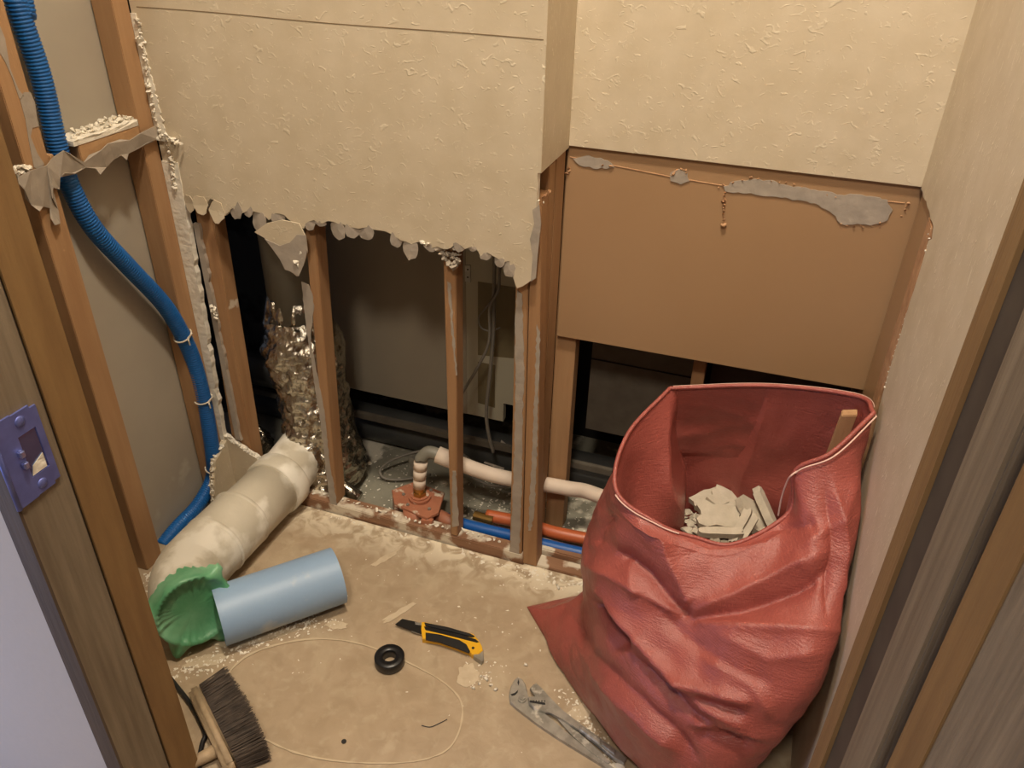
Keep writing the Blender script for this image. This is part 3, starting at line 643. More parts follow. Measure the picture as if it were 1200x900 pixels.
gt = obj('tape_cover', bm, M['tape_green'], dpx, True); tag(gt, 'green tape sheet')
# two loose tape tails
for i, (px, py, pz) in enumerate((([(200, 735), (214, 750), (234, 752), (222, 764), (214, 771), (206, 768), (202, 752)], 0, .03), ([(186, 714), (190, 718), (200, 716), (212, 724), (212, 748), (200, 740), (192, 728)], 0, .05))):
    pass
# ------------------------------------------------------------------ blue conduit
cdp = [onx(p, x) for p, x in [((14, -40), -.906), ((18, 0), -.906), ((48, 90), -.906), ((68, 175), -.907), ((84, 222), -.907), ((110, 268), -.903), ((150, 312), -.902), ((192, 357), -.900), ((215, 395), -.897), ((229, 430), -.895), ((241, 480), -.893), ((249, 530), -.893), ((249, 560), -.905), ((232, 592), -.91), ((208, 618), -.912), ((190, 640), -.914)]]
cdp = [cdp[0]+Vector((0, -.02, .6))]+cdp
path = catmull(cdp, 60)
bm = BM(); npth = len(path); cum = 0; lens = [0]
for a, b in zip(path[:-1], path[1:]): cum += float(np.linalg.norm(b-a)); lens.append(cum)
# resample for ribs
tt = np.arange(0, cum, .0011); P_ = np.array(path); rs = [np.array([np.interp(t, lens, P_[:, i]) for i in range(3)]) for t in tt]
rs_n = len(rs)
rsf = lambda t: .0128+.0005*(1 if int(t*(rs_n-1)+.5) % 4 < 2 else -1)
tube(bm, rs, .0135, 14, rf=rsf)
tag(obj('conduit', bm, M['cd'], None, True), 'bright blue corrugated conduit hanging down the open left wall', 'conduit')
for i, (px, nm) in enumerate((((214, 393), 'thin white tie round the blue conduit, topmost of three, level with the foil wrap'), ((233, 468), 'thin white tie round the blue conduit, middle of three'), ((249, 547), 'thin white tie round the blue conduit, lowest of three'))):
    best = min(range(5, rs_n-5), key=lambda k: (proj(rs[k])[0]-px[0])**2+(proj(rs[k])[1]-px[1])**2)
    c0 = Vector(rs[best]); t = (Vector(rs[best+4])-Vector(rs[best-4])).normalized(); u = t.cross(Vector((0, 1, .3))).normalized(); v = t.cross(u)
    bm = BM(); tube(bm, [c0+(u*math.cos(a)+v*math.sin(a))*.0150+t*.003*math.sin(a) for a in np.linspace(0, 2*math.pi, 25)], .0013, 6)
    kn = c0+Vector((.014, -.004, 0)); tube(bm, [kn, kn+Vector((.004, -.004, -.003)), kn+Vector((.003, -.002, -.012))], .0013, 6); tube(bm, [kn, kn+Vector((.004, .008, .006))], .0012, 6)
    tag(obj('conduit_tie', bm, M['tie']), nm, 'tie', 'ties on the blue conduit')
# ------------------------------------------------------------------ closet flange, water pipes
fc = onz((486, 592), .035); fl = thing('closet_flange', (fc.x, fc.y, -.02), 'rust-coloured square floor flange with a brass stub in the pipe space', 'flange')
corners = [onz(p, .035) for p in [(459, 574), (486, 564), (521, 577), (514, 600), (500, 607), (462, 590)]]
bm = BM(); slab(bm, [c+Vector((0, 0, 0)) for c in corners], (0, 0, -.006), bev=.001); obj('plate', bm, M['rust'], fl)
bm = BM(); tube(bm, [Vector((fc.x, fc.y, -.02)), Vector((fc.x, fc.y, .03))], .022, 28); obj('neck', bm, M['rust'], fl, True)
bc = onz((492, 583), .036)
bm = BM(); tube(bm, [bc, bc+Vector((0, 0, .005))], .021, 28); tube(bm, [bc+Vector((0, 0, .005)), bc+Vector((0, 0, .008))], .017, 28); obj('ring', bm, M['rust'], fl)
bm = BM(); tube(bm, [bc+Vector((0, 0, .007)), bc+Vector((0, 0, .016))], .013, 6); tube(bm, [bc+Vector((0, 0, .016)), bc+Vector((0, 0, .028))], .010, 20); obj('nut', bm, M['brass'], fl)
bm = BM(); c = corners; hexa(bm, [c[0]+Vector((0, 0, -.05)), c[5]+Vector((0, 0, -.05)), c[5]+Vector((.006, .006, -.05)), c[0]+Vector((.006, .006, -.05))], [c[0]+Vector((0, 0, -.004)), c[5]+Vector((0, 0, -.004)), c[5]+Vector((.006, .006, -.004)), c[0]+Vector((.006, .006, -.004))]); obj('foot', bm, M['rust'], fl)
bm = BM(); k = Vector((c[4].x, c[4].y, -.02)); hexa(bm, [k+Vector((-.01, -.004, 0)), k+Vector((.01, 0, 0)), k+Vector((.01, .008, 0)), k+Vector((-.01, .006, 0))], [k+Vector((-.01, -.004, .05)), k+Vector((.01, 0, .05)), k+Vector((.01, .008, .05)), k+Vector((-.01, .006, .05))]); obj('foot', bm, M['rust'], fl)
for p in ((473, 580), (505, 575), (503, 597), (478, 592)):
    a = onz(p, .0355); bm = BM(); tube(bm, [a, a+Vector((0, 0, .003))], .003, 8); obj('bolt', bm, M['steel'], fl)
# rust coloured branch
a = onz((505, 600), .012); b = onz((540, 618), .005)
bm = BM(); tube(bm, [a, (a+b)/2, b], .013, 20); tag(obj('pipe_branch', bm, M['rust'], None, True), 'short rust-coloured pipe running from the flange behind the lone stud', 'pipe')
# white riser and foam-covered pipe
base = bc+Vector((0, 0, .026))
wp = thing('water_pipe', base, 'white foam-covered water pipe rising from the brass stub and running right', 'pipe')
bm = BM(); top = base+Vector((.004, .006, .062)); tube(bm, [base, base+Vector((.001, .001, .018)), ], .0115, 18); tube(bm, [base+Vector((.001, .001, .019)), base+Vector((.002, .003, .038))], .012, 18)
tube(bm, [base+Vector((.002, .003, .040)), base+Vector((.004, .004, .056))], .0125, 18); obj('coupling', bm, M['pe'], wp, True)
el = catmull([base+Vector((.004, .004, .058)), top, top+Vector((.012, .006, .012)), top+Vector((.03, .008, .010))], 6)
bm = BM(); tube(bm, el, .0115, 18); obj('elbow', bm, M['pvc_grey'], wp, True)
w0 = top+Vector((.028, .008, .010)); w1 = Vector((-.19, 1.10, .075)); w2 = Vector((.10, 1.045, .06))
pth = catmull([w0, w0+(w1-w0)*.35+Vector((0, -.01, -.005)), w0+(w1-w0)*.75, w1, w2], 10)
bm = BM(); tube(bm, pth, .0135, 20); obj('foam_cover', bm, M['pe'], wp, True)
bm = BM(); tube(bm, [w0, w0+(Vector(pth[3])-w0).normalized()*.035], .0155, 20); obj('collar', bm, M['pe'], wp, True)
P1 = [onz(p, .012) for p in [(570, 604), (610, 612), (650, 624), (690, 632), (740, 642)]]
bm = BM(); tube(bm, catmull(P1, 6), .0115, 18); tag(obj('hot_water_pipe', bm, M['orange'], None, True), 'orange pipe on the pipe-space floor between the stud pair and the red bag', 'pipe')
P1 = [onz(p, .008) for p in [(520, 606), (550, 616), (600, 628), (650, 641), (690, 650), (740, 660)]]
bm = BM(); tube(bm, catmull(P1, 6), .0105, 18); tag(obj('cold_water_pipe', bm, M['bluew'], None, True), 'blue pipe on the pipe-space floor just behind the wooden bottom rail', 'pipe')
a = onz((556, 604), .012); b = onz((578, 610), .012); bm = BM(); tube(bm, [a, b], .009, 12); tag(obj('pipe_fitting', bm, M['brass']), 'small brass fitting at the left end of the orange pipe', 'fitting')
# cables
def cable(px, r, m, label, nm='cable', f=onz):
    P = [onz(p[:2], p[2]) for p in px]; bm = BM(); tube(bm, catmull(P, 10), r, 8)
    return tag(obj(nm, bm, M[m], None, True), label, 'cable')
cable([(505, 556, .0), (470, 562, -.012), (450, 560, -.01), (446, 550, .0), (462, 538, .02), (490, 529, .03), (515, 527, .035), (540, 532, .04), (560, 545, .035), (585, 562, .03), (600, 566, .03)], .003, 'cable', 'grey cable looping round behind the brass stub')
cable([(530, 540, .05), (545, 552, .045), (560, 563, .04), (580, 570, .035), (610, 568, .04)], .003, 'cable', 'thin grey cable crossing below the white foam pipe right of the lone stud')
def vcable(px, r, m, label, ys):
    P = [ony(p, y) for p, y in zip(px, ys)]; bm = BM(); tube(bm, catmull(P, 8), r, 8); return tag(obj('cable', bm, M[m], None, True), label, 'cable')
vcable([(580, 270), (579, 330), (578, 390), (574, 440), (570, 480), (572, 505), (578, 530)], .0035, 'cable', 'thick grey cable hanging straight down in front of the pale panel', [1.15]*7)
vcable([(586, 290), (585, 318), (584, 340), (574, 360), (573, 400), (560, 430), (545, 455), (530, 480)], .0026, 'cable', 'kinked black cable slanting down left past the thick grey cable', [1.14]*8)
vcable([(588, 310), (580, 345), (570, 360), (561, 372), (564, 384), (575, 388), (586, 384)], .0014, 'cable', 'thin beige wire curled beside the thick grey cable', [1.16]*7)
bm = BM(); c = [onz(p, z) for p, z in [((487, 540), .0), ((491, 512), .055), ((497, 508), .06), ((499, 514), .055), ((494, 540), .0)]]
box(bm, -.602, -.590, 1.14, 1.153, -.02, .022, 0, .001); box(bm, -.602, -.590, 1.14, 1.166, .022, .026, 0, .001); tag(obj('pipe_clip', bm, M['steel']), 'small pale metal clip standing behind the brass stub', 'clip')
a = onz((583, 545), .01); bm = BM(); slab(bm, [a+Vector((-.03, 0, 0)), a+Vector((.012, 0, -.006)), a+Vector((.026, .02, .038)), a+Vector((-.002, .025, .045))], (.002, -.004, 0)); tag(obj('plastic_scrap', bm, M['residue']), 'folded grey scrap leaning beneath the cables left of the stud pair', 'scrap')
# rubble on concrete
rnd = random.Random(12); bm = BM()
def chip(bm, p, r, rnd, fl=.4): shard(bm, p, r, rnd, fl, 1.8)
for i in range(900):
    x, y = rnd.uniform(-.71, -.22), rnd.uniform(1.0, 1.19)
    dens = math.exp(-((x+.67)/.05)**2)*1.0+.25+(.8 if x > -.47 else 0)
    if rnd.random() > dens: continue
    chip(bm, Vector((x, y, -.018)), rnd.uniform(.0007, .003)*(2. if rnd.random() < .06 else 1), rnd)
tag(obj('plaster_crumbs', bm, M['crumb']), 'white plaster crumbs scattered over the concrete in the pipe space', 'plaster crumbs', kind='stuff')
# ------------------------------------------------------------------ floor marks and crumbs
op = [(262, 800), (285, 772), (320, 757), (365, 749), (410, 752), (450, 764), (485, 780), (520, 800), (540, 822), (540, 850), (528, 875), (505, 888), (470, 894), (420, 894), (375, 889), (340, 880), (310, 866), (285, 850), (268, 828)]
oc = catmull([onz(p, .0006) for p in op], 8, True)
bm = BM(); n = len(oc); cen = np.mean(oc, 0)
ri, ro = [], []
for k, p in enumerate(oc):
    d = (p-cen); d /= np.linalg.norm(d); ww = .0012*(1+.9*noise.noise(Vector((k*.35, 0, 0))))
    if 2 < k < 26: ww *= 1.6
    ri.append(bm.verts.new(Vector(p-d*ww))); ro.append(bm.verts.new(Vector(p+d*ww)))
for k in range(n): bm.faces.new((ri[k], ro[k], ro[(k+1) % n], ri[(k+1) % n]))
sl_ = obj('sealant_outline', bm, M['seal']); md = sl_.modifiers.new('t', 'SOLIDIFY'); md.thickness = .0008; md.offset = 1
tag(sl_, 'pale rounded outline of old sealant on the floor where the toilet stood', 'sealant residue')
bm = BM(); a = onz((403, 869), .0008); tube(bm, [a, a+Vector((0, 0, .0008))], .0035, 12); tag(obj('bolt_hole', bm, M['black']), 'tiny dark bolt hole inside the pale outline on the floor', 'hole')
bm = BM(); tube(bm, catmull([onz(p, .0012) for p in [(494, 850), (504, 852), (514, 848), (524, 843)]], 4), .0006, 6); tag(obj('hair_strand', bm, M['black']), 'dark thin strand lying inside the pale outline on the floor', 'strand')
bm = BM(); rnd = random.Random(77)
def band(pts, n, sp, rmin, rmax):
    for i in range(n):
        t = rnd.random()*(len(pts)-1); k = int(t); a, b = onz(pts[k]), onz(pts[k+1]); p = a+(b-a)*(t-k)+Vector((rnd.gauss(0, sp), rnd.gauss(0, sp), 0))
        if p.y > .962: continue
        p.z = .0006; chip(bm, p, rnd.uniform(rmin, rmax), rnd, .35)
band([(355, 590), (440, 612), (520, 632), (590, 660), (690, 690)], 330, .010, .001, .0042)
band([(205, 790), (250, 775), (300, 748), (340, 735), (370, 725)], 380, .011, .0008, .003)
band([(560, 800), (575, 792)], 40, .016, .0008, .002)
band([(300, 780), (400, 700), (500, 700), (600, 800)], 90, .06, .0006, .002)
band([(380, 735), (395, 730)], 30, .008, .0008, .0022)
band([(655, 808), (690, 850), (720, 890)], 120, .006, .0008, .0026)
band([(560, 640), (600, 670), (660, 690)], 60, .02, .0008, .003)
band([(180, 690), (175, 672), (190, 700)], 60, .006, .001, .004)
tag(obj('plaster_crumbs', bm, M['crumb']), 'white plaster crumbs and dust scattered over the beige floor', 'plaster crumbs', kind='stuff')
bm = BM()
for (px, rx, ry, sd) in (((548, 792), .016, .02, 1), ((300, 748), .05, .012, 2), ((468, 718), .006, .03, 3), ((240, 775), .03, .012, 4), ((395, 733), .016, .008, 5), ((676, 838), .012, .03, 6), ((450, 655), .006, .028, 7)):
    c = onz(px, .0004); ang = {1: .3, 2: .75, 3: -.5, 4: .6, 5: .2, 6: -.5, 7: -.5}[sd]; vs = []
    if sd in (2, 4): ang = .6
    for k in range(40):
        a = 2*math.pi*k/40; rr = 1+.5*noise.noise(Vector((math.cos(a)*2.4, math.sin(a)*2.4, sd*3)))+.15*noise.noise(Vector((k*2., 0, sd)))
        x, y = math.cos(a)*rx*rr, math.sin(a)*ry*rr
        vs.append(bm.verts.new(c+Vector((x*math.cos(ang)-y*math.sin(ang), x*math.sin(ang)+y*math.cos(ang), 0))))
    bm.faces.new(vs)
bmesh.ops.triangulate(bm, faces=bm.faces[:])
pd = obj('plaster_dust', bm, M['dust']); tag(pd, 'thin patches of pale plaster dust on the beige floor', 'dust', kind='stuff')
md = pd.modifiers.new('t', 'SOLIDIFY'); md.thickness = .0004; md.offset = 1
crumb_px = [(563, 792, 7), (570, 795, 8), (575, 802, 9), (562, 801, 7), (581, 808, 7), (555, 807, 7), (573, 788, 5), (616, 779, 8), (653, 688, 9), (570, 776, 4)]
rnd = random.Random(4)
for (x, y, s) in crumb_px:
    bm = BM(); r = s*.00048; chip(bm, onz((x, y), r*.5), r, rnd, .6)
    for v in bm.verts: v.co += Vector([rnd.uniform(-1, 1)*r*.15 for _ in range(3)]); v.co.z = max(v.co.z, .0002)
    lab = 'white plaster pellet lying in the cluster just below the knife end'; g = 'plaster pellets by the knife'
    if (x, y) == (616, 779): lab, g = 'single white plaster pellet between the knife and the pliers jaw', None
    if (x, y) == (653, 688): lab, g = 'white plaster pellet on the floor left above the red bag corner', None
    tag(obj('plaster_pellet', bm, M['crumb'], None, True), lab, 'plaster pellet', g)
# ------------------------------------------------------------------ blue-grey pipe offcut
A = Vector((-.700, .651, .045)); B = Vector((-.558, .808, .045)); dd = (B-A).normalized()
B = onz((396, 674), .047); A = onz((260, 721), .047)
A = A-(B-A).normalized()*.005
bm = BM()
def tub2(bm, a, b, ro, ri, seg=48):
    d = (b-a).normalized(); u = Vector((0, 0, 1)); v = d.cross(u); R = []
    for (p, r) in ((a, ro), (b, ro), (b, ri), (a, ri)):
        R.append([bm.verts.new(p+(u*math.cos(2*math.pi*k/seg)+v*math.sin(2*math.pi*k/seg))*r) for k in range(seg)])
    for j in range(4):
        for k in range(seg): bm.faces.new((R[j][k], R[j][(k+1) % seg], R[(j+1) % 4][(k+1) % seg], R[(j+1) % 4][k]))
tub2(bm, A, B, .046, .0425)
po = obj('pipe_offcut', bm, M['bluepipe'], None, True); tag(po, 'dusty pale blue plastic pipe offcut lying on the floor beside the green tape', 'pipe')
m_ = po.modifiers.new('es', 'EDGE_SPLIT'); m_.split_angle = .8
# ------------------------------------------------------------------ utility knife
def zp(px, o, s): return (o[0]+px[0]/s, o[1]+px[1]/s)
K = lambda L_: [zp(p, (440, 700), 7.5) for p in L_]
def flat(name, px, z, h, m, parent, bev=.0006):
    bm = BM(); slab(bm, [onz(p, z+h) for p in px], (0, 0, -h), bev=bev); return obj(name, bm, M[m], parent)
kc = onz((515, 750)); kn = thing('utility_knife', kc, 'yellow and black snap-blade utility knife lying on the floor', 'knife')
flat('blade', K([(172, 238), (235, 188), (345, 212), (420, 235), (430, 300), (400, 322), (300, 285)]), .006, .0008, 'blade', kn, 0)
flat('blade_holder', K([(300, 272), (345, 282), (430, 292), (430, 325), (395, 322), (320, 300)]), .004, .002, 'steel', kn)
flat('blade_holder', K([(345, 214), (420, 228), (425, 245), (350, 236)]), .004, .0035, 'steel', kn)
hd = flat('handle', K([(405, 215), (430, 212), (860, 318), (905, 372), (935, 430), (945, 465), (910, 495), (850, 500), (820, 470), (700, 425), (560, 378), (440, 362), (412, 362), (405, 300), (402, 280)]), 0, .010, 'yellow', kn, .001)
flat('rail', K([(425, 252), (600, 290), (760, 330), (880, 365), (910, 390), (890, 395), (760, 362), (600, 322), (440, 285)]), .0098, .0012, 'blade', hd)
flat('thumb_slide', K([(430, 216), (640, 262), (830, 312), (870, 335), (850, 340), (640, 292), (440, 242)]), .0098, .004, 'black', hd, .001)
flat('grip', K([(440, 305), (560, 325), (740, 372), (800, 410), (832, 470), (822, 485), (700, 438), (560, 390), (442, 368)]), .0098, .0025, 'black', hd, .001)
flat('end_cap', K([(870, 492), (945, 455), (952, 545), (935, 565), (860, 515)]), .001, .008, 'steel', kn)
bm = BM(); a = onz(K([(858, 445)])[0], .0105); tube(bm, [a, a+Vector((0, 0, .0006))], .0022, 12); obj('hole', bm, M['black'], hd)
# ------------------------------------------------------------------ black tape roll
c = onz((457, 777), .0); bm = BM(); seg = 56; R = []
for (r, z) in ((.0215, .0012), (.0225, .0025), (.0225, .0155), (.0215, .017), (.0105, .017), (.0098, .016), (.0098, .0012)):
    R.append([bm.verts.new(c+Vector((math.cos(2*math.pi*k/seg)*r, math.sin(2*math.pi*k/seg)*r, z))) for k in range(seg)])
for j in range(len(R)):
    for k in range(seg): bm.faces.new((R[j][k], R[j][(k+1) % seg], R[(j+1) % len(R)][(k+1) % seg], R[(j+1) % len(R)][k]))
tag(obj('tape_roll', bm, M['tape_black'], None, True), 'small black tape roll lying flat on the floor inside the pale outline', 'tape')
# ------------------------------------------------------------------ pliers
Q = lambda L_: [zp(p, (580, 780), 7.06) for p in L_]
pc = onz((670, 850)); pw = thing('water_pump_pliers', pc, 'steel water pump pliers lying on the floor against the red bag', 'pliers')
jh = flat('jaw_handle', Q([(190, 93), (225, 108), (250, 145), (268, 205), (268, 250), (330, 350), (440, 410), (560, 520), (700, 640), (900, 785), (1060, 890), (1100, 930), (1040, 925), (880, 815), (700, 705), (520, 595), (350, 480), (180, 350), (125, 300), (116, 240), (130, 170), (160, 115)]), 0, .006, 'steel', pw, .0012)
sh = flat('slotted_handle', Q([(290, 185), (315, 160), (340, 140), (355, 150), (400, 200), (455, 262), (560, 368), (700, 475), (880, 605), (1000, 690), (1092, 762), (1070, 812), (980, 760), (860, 660), (700, 530), (540, 432), (455, 382), (330, 358), (282, 310), (272, 262), (300, 250), (350, 262)]), .006, .006, 'steel', pw, .0012)
flat('slot', Q([(285, 292), (300, 288), (415, 306), (418, 322), (400, 322), (290, 304)]), .0121, .0004, 'black', sh, 0)
for i in range(6):
    x = 292+i*23; flat('slot_tooth', Q([(x, 286), (x+10, 288), (x+8, 298), (x, 297)]), .0121, .0006, 'black', sh, 0)
flat('jaw_gap', Q([(130, 236), (165, 225), (192, 200), (188, 222), (165, 245), (140, 250)]), .0061, .0003, 'black', jh, 0)
flat('jaw_gap', Q([(195, 110), (202, 135), (196, 165), (186, 140)]), .0061, .0003, 'black', jh, 0)
flat('sleeve', Q([(700, 495), (720, 490), (880, 612), (870, 650), (850, 640), (700, 525)]), .011, .0035, 'steel', sh, .0012)
flat('sleeve', Q([(885, 620), (1000, 700), (990, 735), (880, 655)]), .011, .0035, 'steel', sh, .0012)
bm = BM(); a = onz(Q([(225, 282)])[0], .006); tube(bm, [a, a+Vector((0, 0, .0035))], .0062, 24); tube(bm, [a+Vector((0, 0, .0035)), a+Vector((0, 0, .0065))], .0045, 6); obj('pivot_bolt', bm, M['steel'], pw)
flat('inner_blade', Q([(520, 440), (545, 445), (700, 560), (880, 720), (960, 800), (930, 810), (800, 720), (640, 580)]), .0062, .0012, 'steel', pw, .0003)
bm = BM(); crk = [onz(p, .003) for p in Q([(930, 800), (980, 820), (1030, 860)])]; bm.free()
crust('plaster_lump', crk, .006, M['crumb'], None, 61, .003, flat=.6); tag(bpy.data.objects['plaster_lump'], 'white plaster lump between the handle ends of the pliers', 'plaster lump')
# ------------------------------------------------------------------ brush
Hh = .034
BR = lambda p: zp(p, (200, 760), 6.43)
a = onz(BR((190, 330)), .017); b = onz(BR((450, 870)), .017)
D = (b-a).normalized(); Nn = Vector((0, 0, 1)).cross(D).normalized()  # towards the bristles
if Nn.x < 0: Nn = -Nn
b = b+D*.012; L_ = (b-a).length
brs = thing('hand_brush', (a+b)/2-Vector((0, 0, .017)), 'wooden hand brush with dark bristles lying on its side by the door frame', 'brush')
def brp(s, t, z): q = a+D*s+Nn*t; return Vector((q.x, q.y, z))
bm = BM(); hexa(bm, [brp(.0, -.010, .001), brp(L_, -.010, .001), brp(L_, .008, .001), brp(0, .008, .001)], [brp(0, -.010, Hh), brp(L_, -.010, Hh), brp(L_, .008, Hh), brp(0, .008, Hh)], 0, .005)
obj('block', bm, M['brushwood'], brs, True)
bm = BM(); rnd = random.Random(9); LB = .046
for i in range(34):
    for j in range(11):
        for q in range(5):
            s = L_*(.03+.94*i/33)+rnd.uniform(-.0014, .0014); z = .003+(Hh-.004)*j/10+rnd.uniform(-.001, .001)
            sp = (s/L_-.5); ln = LB*rnd.uniform(.9, 1.04)*(1-.10*abs(sp)*2)
            tip = brp(s+sp*.012+rnd.uniform(-.003, .003), .006+ln, max(.001, z+(z-.017)*.25+rnd.uniform(-.002, .002)))
            r0 = brp(s, .006, z); w_ = .00055; u = D*w_; v = Vector((0, 0, w_))
            q0 = [bm.verts.new(r0+u), bm.verts.new(r0+v), bm.verts.new(r0-u)]; q1 = [bm.verts.new(tip+u*.6), bm.verts.new(tip+v*.6), bm.verts.new(tip-u*.6)]
            for k in range(3): bm.faces.new((q0[k], q0[(k+1) % 3], q1[(k+1) % 3], q1[k]))
            bm.faces.new(q1)
hexa(bm, [brp(.004, .006, .002), brp(L_-.004, .006, .002), brp(L_-.002, .045, .003), brp(.002, .045, .003)], [brp(.004, .006, Hh-.004), brp(L_-.004, .006, Hh-.004), brp(L_-.002, .043, Hh-.005), brp(.002, .043, Hh-.005)])
bt = obj('bristles', bm, M['bristle'], brs, recalc=False); bt['kind'] = 'stuff'
h0 = brp(L_*.70, -.008, .014); h1 = onz(BR((190, 850)), .012); h1 = h1+(h1-h0)*.9
bm = BM(); tube(bm, [h0, h0+(h1-h0)*.3, h1], .0085, 16, rf=lambda t: .0095-.002*t); obj('handle', bm, M['brushwood'], brs, True)
P1 = [onz(p, z) for p, z in [((196, 788), .004), ((212, 808), .005), ((226, 826), .006), ((237, 846), .006), ((243, 862), .005), ((240, 872), .004), ((237, 888), .004), ((236, 910), .004)]]
P1 = [p+Vector((-.004, 0, 0)) for p in P1]
bm = BM(); tube(bm, catmull(P1, 8), .0032, 10); tag(obj('black_cord', bm, M['black'], None, True), 'thin black cord curving on the floor behind the brush', 'cord')
# ------------------------------------------------------------------ rubble bag
# stations run round the bag from the back-left peak over left, front and right; levels rise from floor to hem
RZ = [((785, 455), .43), ((735, 510), .40), ((722, 574), .365), ((770, 613), .345), ((815, 630), .335), ((862, 637), .335), ((925, 600), .365), ((932, 552), .42), ((975, 530), .452), ((1024, 484), .484), ((1004, 464), .478), ((900, 452), .455)]
rim = [onz(p, z) for p, z in RZ]
rim[9].x = min(rim[9].x, .150); rim[10].x = min(rim[10].x, .148)
F = [(-.10, .955), (-.165, .945), (-.263, .876), (-.214, .824), (-.119, .729), (-.045, .672), (.045, .63), (.09, .665), (.12, .75), (.12, .84), (.11, .93), (0, .965)]
lv = {  # heights .03 .08 .14 .20 .26 .31 and positions per station
 .025: [(-.11, .955), (-.15, .935), (-.222, .862), (-.195, .812), (-.118, .722), (-.045, .655), (.045, .615), (.094, .65), (.122, .74), (.13, .84), (.12, .93), (0, .97)],
 .08: [(-.12, .955), (-.15, .925), (-.168, .868), (-.155, .79), (-.108, .705), (-.042, .64), (.04, .60), (.096, .64), (.122, .735), (.136, .84), (.13, .935), (0, .975)],
 .15: [(-.125, .955), (-.160, .91), (-.168, .845), (-.145, .77), (-.10, .695), (-.04, .635), (.045, .605), (.106, .63), (.134, .725), (.145, .84), (.14, .94), (0, .98)],
 .22: [(-.125, .955), (-.163, .895), (-.168, .825), (-.140, .76), (-.095, .70), (-.03, .655), (.05, .625), (.12, .635), (.149, .70), (.149, .84), (.145, .945), (0, .98)],
 .28: [(-.115, .95), (-.152, .88), (-.155, .815), (-.118, .755), (-.075, .715), (-.015, .695), (.055, .675), (.125, .655), (.151, .695), (.150, .84), (.147, .945), (0, .975)],
 .325: [(-.105, .94), (-.142, .865), (-.140, .80), (-.090, .752), (-.045, .735), (.010, .733), (.068, .735), (.125, .70), (.151, .735), (.151, .85), (.148, .945), (0, .965)],
}
cols = []
for k in range(12):
    col = [Vector((F[k][0], F[k][1], .002))]
    for z in sorted(lv):
        x, y = lv[z][k]; zz = z
        zz = z*min(1., (rim[k].z-.004)/.345) if rim[k].z < .36 else z
        col.append(Vector((x, y, zz)))
    if rim[k].z > .40:
        m1 = col[-1].lerp(rim[k], .5); 
        if k in (8,): m1 = Vector((.150, .80, .39))
        if k in (9,): m1 = Vector((.151, .86, .41))
        if k in (7,): m1 = Vector((.108, .765, .375))
    else: m1 = col[-1].lerp(rim[k], .55)
    col.append(m1); col.append(rim[k]); cols.append(col)
NU, NV = 30, 20
# interpolate levels around, then upwards
levels = len(cols[0]); ringsC = []
for j in range(levels): ringsC.append(catmull([cols[k][j] for k in range(12)], NU, True, {0: (2,), 1: (2,)}.get(j, (0, 9) if j >= 6 else ())))
nu = len(ringsC[0]); grid = []
for i in range(nu): grid.append(catmull([ringsC[j][i] for j in range(levels)], NV))
G = np.array(grid)         # nu x nv x 3
nv = G.shape[1]
def seg_dist(px, py, poly):
    best = None; 
    acc = 0
    for (x0, y0), (x1, y1) in zip(poly[:-1], poly[1:]):
        dx, dy = x1-x0, y1-y0; L2 = dx*dx+dy*dy
        t = np.clip(((px-x0)*dx+(py-y0)*dy)/L2, 0, 1); cx, cy = x0+t*dx, y0+t*dy
        dist = np.hypot(px-cx, py-cy); side = np.sign((px-cx)*dy-(py-cy)*dx)
        if best is None: best, bs, bt = dist, side, acc+t
        else:
            m = dist < best; best = np.where(m, dist, best); bs = np.where(m, side, bs); bt = np.where(m, acc+t, bt)
        acc += 1
    return best, bs, bt/acc
def normals(G):
    du = np.roll(G, -1, 0)-np.roll(G, 1, 0); dv = np.zeros_like(G); dv[:, 1:-1] = G[:, 2:]-G[:, :-2]; dv[:, 0] = G[:, 1]-G[:, 0]; dv[:, -1] = G[:, -1]-G[:, -2]
    n = np.cross(dv, du); n /= np.linalg.norm(n, axis=2, keepdims=True)+1e-9
    return n
Nb = normals(G); cen = G.mean((0, 1)); 
if ((G-cen)*Nb).sum(2).mean() < 0: Nb = -Nb
camp = np.array([0, 0, CAM_H]); facing = ((camp-G)*Nb).sum(2)/np.linalg.norm(camp-G, axis=2)
V_ = G-camp; kk = V_@FW; PX = 600+FPX*(V_@RT)/kk; PY = 450-FPX*(V_@UP)/kk
